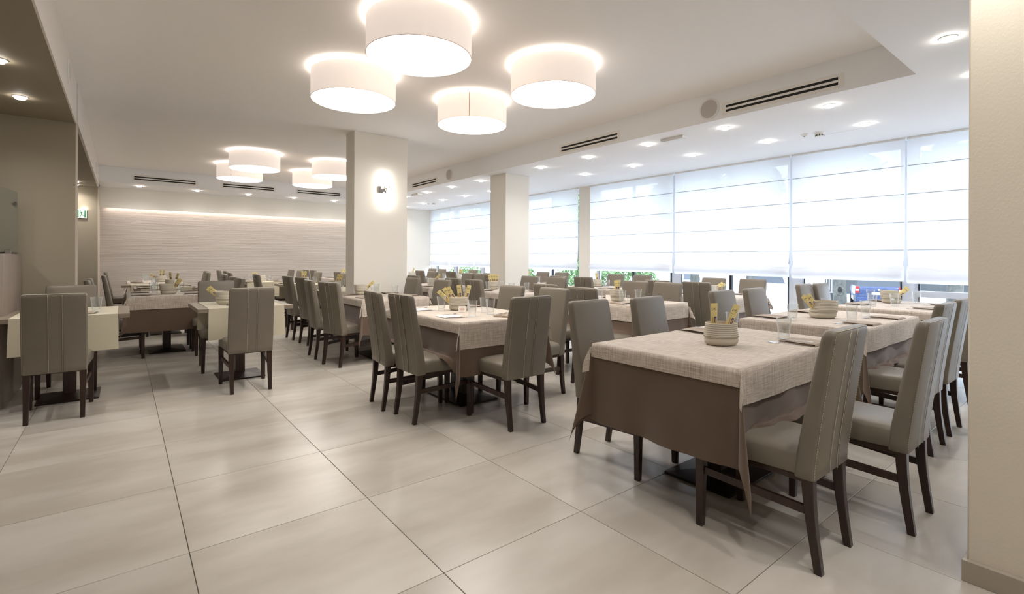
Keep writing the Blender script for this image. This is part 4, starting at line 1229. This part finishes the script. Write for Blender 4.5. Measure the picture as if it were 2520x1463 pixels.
# T3
d3 = TABLES['T3'][4]
bag(7.0, 1.75, TOP, d3, 2, -0.67, ((0.03, 0.0, 52, 6), (0.045, 0.01, 46, 2)), 1.05)
for (x, y, wh) in ((6.35, 1.75, 'far left'), (6.539, 1.606, 'near left'), (7.204, 1.56, 'near right'), (7.107, 1.98, 'far right')): glass(x, y, TOP, wh, d3)
for (x, y, r, wh) in ((6.46, 1.93, -PI / 2, 'far left'), (7.2, 1.9, -PI / 2, 'far right'), (6.42, 1.30, PI / 2, 'near left'), (7.10, 1.30, PI / 2, 'near right')): setting('T3', x, y, TOP, r, wh, d3)
SHAKER.place((6.86, 1.70, TOP), 0, 'glass cruet with chrome cap on the %s' % d3, 'small cruets')

def tent_card(x, y, z, rot, label, text=None):
    t = thing('number_card', label, 'card', (x, y, z), rot)
    bm = bmesh.new()
    prof = [(-0.020, 0.0), (-0.0185, 0.0), (0.0, 0.052), (0.0185, 0.0), (0.020, 0.0), (0.0008, 0.0555), (-0.0008, 0.0555)]
    loft(bm, [[(xx, a, b) for a, b in prof] for xx in (-0.035, 0.035)]); finish('card', bm, M['paper'], t)
    if text:
        ang = math.atan2(0.0555, 0.0192)
        fc = bpy.data.curves.new('number_print', 'FONT'); fc.body = text; fc.size = 0.022; fc.align_x = 'CENTER'; fc.align_y = 'CENTER'; fc.extrude = 0.0002
        fc.materials.append(mat('orange_print', (214, 110, 74), 0.6))
        f0 = bpy.data.objects.new('tmp', fc); me = bpy.data.meshes.new_from_object(f0); bpy.data.objects.remove(f0)
        f = bpy.data.objects.new('number_print', me); COL.objects.link(f); f.parent = t; f['kind'] = 'stuff'
        f.location = (0, -0.0108, 0.0277); f.rotation_euler = (ang, 0, 0)
        bm = bmesh.new(); R = 0.023
        pts = [(R * math.sin(a), 0, R * math.cos(a)) for a in (0, PI / 2, PI, 1.5 * PI)]
        for a, b in zip(pts, pts[1:] + pts[:1]): tube(bm, [Vector(a), Vector(b)], 0.0005, 4)
        o = finish('diamond_outline', bm, mat('mauve_print', (150, 130, 140), 0.6), t); o.location = (0, -0.0110, 0.0277); o.rotation_euler = (ang - PI / 2, 0, 0)
    return t
# P1 with card 203
dp = TABLES['P1'][4]
bag(2.555, 4.05, TOP, dp, 0, -0.67, ((-0.055, 0.0, -46, 8), (-0.035, 0.0, -34, 4), (-0.02, 0.02, -26, 12), (0.015, 0.0, -5, 6), (0.05, 0.01, 14, 4)), 1.0)
for (x, y, wh) in ((2.382, 4.09, 'far left'), (2.365, 3.535, 'near left'), (2.64, 3.75, 'far right'), (2.58, 3.567, 'near right')): glass(x, y, TOP, wh, dp)
tent_card(2.47, 3.86, TOP, -0.62, 'white tent card printed with the orange number 203', '203')
SHAKER.place((2.545, 3.90, TOP), 0, 'glass cruet behind the 203 card', 'small cruets')
setting('P1', 2.25, 4.27, TOP, 0, 'far left', dp, 'paper'); setting('P1', 2.19, 3.63, TOP, 0, 'near left', dp, 'paper')
setting('P1', 2.80, 4.25, TOP, PI, 'far right', dp); setting('P1', 2.62, 3.36, TOP, 0.5, 'near right', dp)
# others
auto_table('P2', ((0.02, 0.0, 48, 5),), bag_at=(2.57, 6.55), which=2)
auto_table('Q1', ((-0.01, 0.0, -6, 5), (0.015, 0.01, 3, 5)), bag_at=(4.64, 3.83), which=2, shaker=True)
tent_card(4.70, 4.02, TOP, -0.62, 'small white tent card left of the tall bread bag', None)
auto_table('Q2', ((-0.03, 0.0, -14, 5), (-0.01, 0.0, -2, 5), (0.02, 0.0, 4, 5), (0.05, 0.0, 14, 5)), bag_at=(4.75, 6.5))
auto_table('R1', ((0.03, 0.0, 60, 5), (0.02, 0.02, 54, 5)), bag_at=(6.62, 3.75), which=1, shaker=True)
auto_table('R2', ((0.0, 0.0, -10, 5),), bag_at=(6.78, 6.05), shaker=True, rot=0.4)
auto_table('L2', ((0.03, 0.0, 38, 6), (0.045, 0.01, 40, 2)), bag_at=(0.50, 8.20), which=2)
auto_table('Q3', ((0.02, 0.0, 40, 5),), cutlery=False)
auto_table('Q4', ((0.02, 0.0, 42, 5), (0.0, 0.0, 30, 5)), cutlery=False)
auto_table('R3', ((0.02, 0.0, 12, 5),), cutlery=False)
auto_table('R4', ((0.02, 0.0, 10, 5), (0.04, 0.0, 20, 5)), cutlery=False)
auto_table('P3', ((0.02, 0.0, 16, 5), (0.05, 0.0, 24, 5)), cutlery=False, bag_at=(2.72, 8.1))
auto_table('G2', ((0.0, 0.0, -8, 5), (0.02, 0.0, 6, 5)), cutlery=False)
auto_table('G1', ((-0.03, 0.0, -50, 5), (0.0, 0.0, -40, 5)), cutlery=False)
auto_table('L3', ((0.0, 0.0, -4, 5), (0.045, 0.0, 22, 5)), cutlery=False, bag_at=(0.66, 10.2))
auto_table('L5', ((-0.03, 0.0, -56, 5), (0.0, 0.0, 4, 5), (0.03, 0.0, 14, 5)), cutlery=False, bag_at=(0.62, 12.4))
auto_table('Q5', ((0.0, 0.0, -30, 5), (0.03, 0.0, -20, 5)), cutlery=False)
auto_table('R5', ((0.0, 0.0, 20, 5),), cutlery=False)
# L1 and M1 (bare tables in front)
z = 0.785
dl = TABLES['L1'][4]
glass(-0.184, 5.87, z, 'near right', dl); glass(-0.55, 6.3, z, 'far left', dl)
bag(-0.47, 6.02, z, dl, 0, -0.6, ((-0.03, 0.0, -62, 4),), 0.95)
setting('L1', -0.30, 5.80, z, PI / 2, 'near side', dl); setting('L1', -0.40, 6.35, z, -PI / 2, 'far side', dl)
dm = TABLES['M1'][4]
bag(0.885, 6.09, z, dm, 2, -0.5, ((-0.04, 0.0, -52, 4), (-0.03, 0.01, -46, 8)), 0.98)
glass(1.10, 5.90, z, 'near right', dm); glass(0.85, 6.36, z, 'far left', dm)
setting('M1', 1.0, 5.79, z, PI / 2, 'near side', dm); setting('M1', 1.02, 6.36, z, -PI / 2, 'far side', dm)

# ------------------------------------------------------------------ serving counter with glass guard, left
t = thing('serving_counter', 'grey wood-veneer serving counter with rounded corner at the left edge', 'counter', (-1.49, 6.39, 0))
bm = bmesh.new()
pts = rrect(1.42, 1.06, 0.10, 6)
loft(bm, [[(x, y, z) for x, y in pts] for z in (0.0, 1.30)])
bmesh.ops.recalc_face_normals(bm, faces=bm.faces)
finish('body', bm, M['veneer'], t, smooth=40)
bm = bmesh.new(); loft(bm, [[(x * s_, y * s_, z) for x, y in pts] for z, s_ in ((1.30, 0.995), (1.312, 0.995))]); finish('counter_top', bm, M['veneer'], t, smooth=40)
t = thing('sneeze_guard', 'curved frosted glass guard standing on the serving counter', 'glass guard', (-0.815, 6.86, 1.312))
bm = bmesh.new(); g0 = []
K = 16
for k in range(K + 1):
    f = k / K
    x, y = -1.05 * f, -0.30 * math.sin(PI * 0.5 * f)
    top = 0.655 - 0.045 * (1 - min(1, f * 7)) ** 2
    g0.append(((x, y, 0.02), (x, y, top)))
vsa = [[bm.verts.new(p) for p in q] for q in g0]
for a, b in zip(vsa, vsa[1:]): bm.faces.new((a[0], b[0], b[1], a[1]))
ex = bmesh.ops.extrude_face_region(bm, geom=list(bm.faces))
bmesh.ops.translate(bm, vec=(0.002, -0.009, 0), verts=[v for v in ex['geom'] if isinstance(v, bmesh.types.BMVert)])
bmesh.ops.recalc_face_normals(bm, faces=bm.faces)
finish('glass_panel', bm, M['frosted'], t, smooth=50)
for xx, yy in ((-0.055, -0.025), (-0.85, -0.30)):
    bm = bmesh.new(); box(bm, xx - 0.025, yy - 0.03, 0.0, xx + 0.02, yy + 0.02, 0.045, bev=0.003); finish('clamp', bm, M['chrome'], t)
bm = bmesh.new(); cyl(bm, -0.012, 0.50, -0.04, 0.03, 0.013, n=14, axis='Y'); finish('fixing_stud', bm, M['chrome'], t, smooth=True)

# ------------------------------------------------------------------ outside
GZ = -0.9
sbox_ = lambda name, m, *a: (lambda bm: (box(bm, *a), finish(name, bm, m))[1])(bmesh.new())
o = structure(sbox_('trim_ground', mat('pale_paving', (176, 176, 172), 0.9, var=((2, 2, 2), 0.08)), 8.0, -40, GZ - 0.2, 90, 70, GZ))
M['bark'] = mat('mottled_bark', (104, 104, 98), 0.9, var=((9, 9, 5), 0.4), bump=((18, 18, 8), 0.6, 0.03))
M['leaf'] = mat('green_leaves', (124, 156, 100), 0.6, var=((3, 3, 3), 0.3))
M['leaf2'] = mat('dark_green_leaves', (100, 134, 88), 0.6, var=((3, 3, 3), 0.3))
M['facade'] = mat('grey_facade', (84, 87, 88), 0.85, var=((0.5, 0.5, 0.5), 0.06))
M['carglass'] = mat('car_glass', (48, 58, 66), 0.08, spec=0.8)
M['tyre'] = mat('tyre_rubber', (28, 28, 30), 0.8)
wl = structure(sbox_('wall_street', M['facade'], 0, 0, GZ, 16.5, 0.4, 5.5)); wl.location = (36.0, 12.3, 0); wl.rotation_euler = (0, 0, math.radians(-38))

def leaves(name, n, r, m, seed, center=(0, 0, 0), squash=(1, 1, 1), size=0.09):
    rr = random.Random(seed); vs, fs = [], []
    for _ in range(n):
        d = Vector((rr.gauss(0, 1), rr.gauss(0, 1), rr.gauss(0, 1))).normalized()
        q = r * (0.45 + 0.55 * rr.random() ** 0.5)
        lump = 1 + 0.25 * noise.noise(d * 2.2 + Vector((seed, 0, 0)))
        c = Vector((d.x * squash[0], d.y * squash[1], d.z * squash[2])) * q * lump + Vector(center)
        a = Vector((rr.gauss(0, 1), rr.gauss(0, 1), rr.gauss(0, 1))).normalized()
        u = a.orthogonal().normalized() * size * (0.6 + rr.random() * 0.8); v = a.cross(u) * 0.55
        k = len(vs); vs += [c - u, c - v * 0.9, c + u, c + v * 0.9]; fs.append((k, k + 1, k + 2, k + 3))
    me = bpy.data.meshes.new(name); me.from_pydata([tuple(v) for v in vs], [], fs); me.materials.append(m)
    o = bpy.data.objects.new(name, me); COL.objects.link(o); return o
def tree(x, y, r, h, label, seed, crown=1.0, knot=False, lean=0.0):
    t = thing('street_tree', label, 'tree', (x, y, GZ), 0, 'street trees outside')
    rr = random.Random(seed); bm = bmesh.new()
    pts = [(lean * k / 8 + 0.03 * rr.uniform(-1, 1), 0.03 * rr.uniform(-1, 1), h * k / 8) for k in range(9)]
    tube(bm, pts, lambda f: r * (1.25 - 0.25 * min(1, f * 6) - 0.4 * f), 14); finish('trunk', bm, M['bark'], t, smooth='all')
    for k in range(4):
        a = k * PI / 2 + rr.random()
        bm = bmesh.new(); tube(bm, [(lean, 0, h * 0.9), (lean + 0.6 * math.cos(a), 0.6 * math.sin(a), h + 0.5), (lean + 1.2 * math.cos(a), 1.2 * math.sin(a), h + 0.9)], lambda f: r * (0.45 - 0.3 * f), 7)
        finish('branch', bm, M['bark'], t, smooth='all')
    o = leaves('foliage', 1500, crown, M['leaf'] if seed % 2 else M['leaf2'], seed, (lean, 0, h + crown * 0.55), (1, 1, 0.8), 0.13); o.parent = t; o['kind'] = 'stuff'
    if knot:
        bm = bmesh.new(); pts = [(0.0, 0.085 * math.cos(a), 0.13 * math.sin(a)) for a in [2 * PI * k / 18 for k in range(19)]]
        tube(bm, pts, 0.03, 7); o = finish('knot_ring', bm, M['bark'], t, smooth='all')
        dv = Vector((-x, -y)).normalized(); o.location = (dv.x * r * 0.95, dv.y * r * 0.95, 1.27); o.rotation_euler = (0, 0, math.atan2(dv.y, dv.x))
        bm = bmesh.new(); bmesh.ops.create_uvsphere(bm, u_segments=12, v_segments=8, radius=0.06); bmesh.ops.scale(bm, vec=(0.3, 0.5, 1), verts=bm.verts)
        o = finish('hollow', bm, M['gasket'], t, smooth='all'); o.location = (dv.x * r * 0.98, dv.y * r * 0.98, 1.27); o.rotation_euler = (0, 0, math.atan2(dv.y, dv.x))
    return t
tree(17.1, 5.55, 0.20, 4.2, 'mottled tree trunk with a knot left of the blue car', 1, knot=True)
tree(19.7, 3.35, 0.22, 4.4, 'mottled tree trunk seen through the rightmost window', 2)
tree(18.4, 4.15, 0.06, 3.2, 'slim young tree seen through the rightmost window', 3, crown=0.6)
tree(17.4, 8.4, 0.16, 4.2, 'grey trunk between the two chairs of the first window-row table', 4)
tree(17.0, 10.3, 0.19, 4.4, 'thick pale trunk left of the grey car', 5)
tree(17.2, 11.4, 0.11, 4.0, 'thin trunk left of the thick pale one', 6)
tree(15.5, 20.5, 0.14, 4.0, 'tree seen past the square column', 7)
tree(12.5, 16.5, 0.15, 4.2, 'tree by the far window corner', 8)
tree(15.5, 15.0, 0.14, 4.0, 'tree behind the hedge left of the pier', 9)
# low branches with leaves that hang in front of the blue car
def branch(p0, p1, seed, label):
    t = thing('leafy_branch', label, 'branch', p0)
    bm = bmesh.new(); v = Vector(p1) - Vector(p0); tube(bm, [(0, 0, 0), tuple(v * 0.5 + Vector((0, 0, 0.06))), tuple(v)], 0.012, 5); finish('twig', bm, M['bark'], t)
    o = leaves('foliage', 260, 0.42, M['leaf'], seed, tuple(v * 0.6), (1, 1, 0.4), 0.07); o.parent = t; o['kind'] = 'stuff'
branch((15.8, 4.75, 1.35), (15.0, 4.7, 0.95), 31, 'leafy branch hanging in front of the blue car')
branch((16.4, 5.3, 1.4), (15.6, 4.95, 1.15), 32, 'leafy branch between the knotted trunk and blue car')
branch((17.3, 3.9, 1.3), (17.0, 3.7, 0.98), 33, 'leafy branch at the top of the rightmost window')
# hedges
for k, (x, y, r, lab) in enumerate(((13.2, 11.6, 0.85, 'pale green bush right of the window pier'), (14.6, 11.3, 0.85, 'pale green bush behind the chair by the pier'), (14.2, 13.6, 0.9, 'pale green bush left of the window pier'), (13.6, 16.6, 0.8, 'green bush seen between the two small window chairs'),
                                    (12.6, 19.5, 0.8, 'green bush seen left of the square column'))):
    t = thing('bush', lab, 'bush', (x, y, GZ), 0, 'green bushes outside')
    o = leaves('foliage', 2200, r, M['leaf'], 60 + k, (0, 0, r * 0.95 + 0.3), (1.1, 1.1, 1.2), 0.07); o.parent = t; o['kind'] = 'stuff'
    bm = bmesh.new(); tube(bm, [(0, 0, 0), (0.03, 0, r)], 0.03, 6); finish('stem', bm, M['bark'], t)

def make_car(x, y, rot, rgb, label, name='car'):
    """x forward; body about 4.2 x 1.72 x 1.5 m"""
    t = thing(name, label, 'car', (x, y, GZ), rot, 'parked cars outside')
    paint = mat('car_paint', rgb, 0.25, spec=0.6, coat=0.6)
    def prof(hw):
        return [(-2.08, 0.30), (-2.12, 0.55), (-2.06, 0.95), (-1.95, 1.0), (1.15, 0.98), (1.95, 0.80), (2.10, 0.55), (2.05, 0.28)]
    bm = bmesh.new()
    loft(bm, [[(px * s_, yy, 0.28 + (pz - 0.28) * s2) for px, pz in prof(0)] for yy, s_, s2 in ((-0.86, 0.965, 0.9), (-0.82, 0.99, 0.98), (-0.6, 1.0, 1.0), (0.6, 1.0, 1.0), (0.82, 0.99, 0.98), (0.86, 0.965, 0.9))])
    bmesh.ops.recalc_face_normals(bm, faces=bm.faces); finish('body', bm, paint, t, smooth=30)
    cab = [(-1.95, 0.97), (-1.62, 1.42), (-1.3, 1.49), (0.1, 1.47), (0.45, 1.40), (1.12, 0.96)]
    bm = bmesh.new(); loft(bm, [[(px, yy * (1 - 0.17 * max(0, (pz - 0.97)) / 0.5), pz) for px, pz in cab] for yy in (-0.80, 0.80)])
    bmesh.ops.recalc_face_normals(bm, faces=bm.faces); finish('windows', bm, M['carglass'], t, smooth=20)
    bm = bmesh.new(); loft(bm, [[(px, yy, pz + 0.012) for px, pz in ((-1.66, 1.40), (-1.3, 1.495), (0.1, 1.475), (0.42, 1.40), (0.42, 1.37), (-1.6, 1.36))] for yy in (-0.66, 0.66)])
    bmesh.ops.recalc_face_normals(bm, faces=bm.faces); finish('roof', bm, paint, t, smooth=30)
    for sx in (-1.3, 1.3):
        for sy in (-1, 1):
            bm = bmesh.new(); cyl(bm, sx, 0.31, sy * 0.62, sy * 0.87, 0.31, n=22, axis='Y'); finish('wheel', bm, M['tyre'], t, smooth=True)
    red = M.setdefault('tail', mat('tail_light_red', (190, 40, 48), 0.3))
    for sy in (-1, 1):
        bm = bmesh.new(); box(bm, -2.125, sy * 0.78 - 0.07, 0.70, -2.03, sy * 0.78 + 0.07, 1.0, bev=0.01); finish('tail_light', bm, red, t)
        bm = bmesh.new(); box(bm, -2.135, sy * 0.78 - 0.06, 0.80, -2.04, sy * 0.78 + 0.06, 0.88); finish('reversing_light', bm, M['plastic'], t)
    bm = bmesh.new(); box(bm, -2.15, -0.26, 0.64, -2.12, 0.26, 0.75); finish('number_plate', bm, M['plastic'], t)
    bm = bmesh.new(); box(bm, -2.16, -0.80, 0.32, -2.0, 0.80, 0.52, bev=0.03); finish('bumper', bm, paint, t)
    bm = bmesh.new(); cyl(bm, 0, 0.86, -2.135, -2.11, 0.045, n=14, axis='X'); finish('badge', bm, M['chrome'], t)
    for sy in (-1, 1):
        bm = bmesh.new(); bmesh.ops.create_uvsphere(bm, u_segments=12, v_segments=8, radius=0.14); bmesh.ops.scale(bm, vec=(0.5, 0.8, 1), verts=bm.verts)
        o = finish('headrest', bm, M['tyre'], t, smooth='all'); o.location = (-1.2, sy * 0.35, 1.1)
    return t
make_car(28.3, 7.75, math.radians(20), (52, 70, 112), 'dark blue car seen from behind under hanging leaves')
make_car(27.5, 17.2, math.radians(208), (140, 150, 156), 'grey car with a slanted windscreen behind the thick pale trunk')
make_car(27.0, 12.3, math.radians(28), (46, 54, 72), 'dark car just above the white covered one')
# covered car: one draped sheet
t = thing('covered_car', 'parked car under a white cover outside the window post', 'car', (15.0, 6.75, GZ), math.radians(28))
bm = bmesh.new(); rings = []
for k in range(19):
    f = k / 18; x = -2.15 + 4.3 * f
    hgt = 0.95 + 0.55 * math.sin(PI * min(1, max(0, (f - 0.02) / 0.8))) ** 0.8 * (1 if f < 0.82 else 0.6)
    hw = 0.90 * (1 - 0.25 * abs(2 * f - 1) ** 4)
    if k in (0, 18): hgt = 0.7; 
    ring = []
    for j in range(17):
        a = PI * j / 16
        ring.append((x, -hw * math.copysign(abs(math.cos(a)) ** 0.45, math.cos(a)) * (1 + 0.02 * math.sin(9 * f + j)), 0.06 + (hgt - 0.06) * abs(math.sin(a)) ** 0.42 + 0.02 * math.sin(j * 2.1 + k * 1.3)))
    rings.append(ring)
R_ = [[bm.verts.new(p) for p in r] for r in rings]
for a, b in zip(R_, R_[1:]):
    for j in range(16): bm.faces.new((a[j], a[j + 1], b[j + 1], b[j]))
bm.faces.new(R_[0]); bm.faces.new(list(reversed(R_[-1]))); bmesh.ops.recalc_face_normals(bm, faces=bm.faces)
finish('cover_sheet', bm, mat('white_cover', (236, 238, 240), 0.6, bump=((4, 4, 4), 0.5, 0.05)), t, smooth='all')
for sx in (-1.3, 1.3):
    for sy in (-1, 1):
        bm = bmesh.new(); cyl(bm, sx, 0.28, sy * 0.60, sy * 0.80, 0.28, n=18, axis='Y'); finish('wheel', bm, M['tyre'], t, smooth=True)
# wire fence panels close to the glass
t = thing('wire_fence', 'low white wire fence outside the window', 'fence', (10.6, 1.0, GZ), math.radians(90))
for k in range(6):
    bm = bmesh.new(); cyl(bm, k * 2.0, 0, 0, 1.12, 0.022, n=8); finish('post', bm, M['plastic'], t)
bm = bmesh.new()
for k in range(101): tube(bm, [(k * 0.1, 0, 0.05), (k * 0.1, 0, 1.08)], 0.0035, 3)
for k in range(8): tube(bm, [(0, 0.006, 0.06 + k * 0.145), (10, 0.006, 0.06 + k * 0.145)], 0.004, 3)
o = finish('wire_mesh', bm, M['plastic'], t); o['kind'] = 'stuff'
# white railing in front of the street wall
t = thing('railing', 'white street railing left of the knotted trunk', 'railing', (28.1, 10.9, GZ - 0.55), math.radians(-38))
bm = bmesh.new(); box(bm, 0, -0.02, 1.95, 1.9, 0.02, 2.0); box(bm, 0, -0.02, 1.0, 1.9, 0.02, 1.05); finish('rail', bm, M['plastic'], t)
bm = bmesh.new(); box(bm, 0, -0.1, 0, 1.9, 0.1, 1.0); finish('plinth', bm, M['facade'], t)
for k in range(13):
    bm = bmesh.new(); box(bm, 0.05 + k * 0.142, -0.01, 1.05, 0.075 + k * 0.142, 0.01, 1.95); finish('baluster', bm, M['plastic'], t)
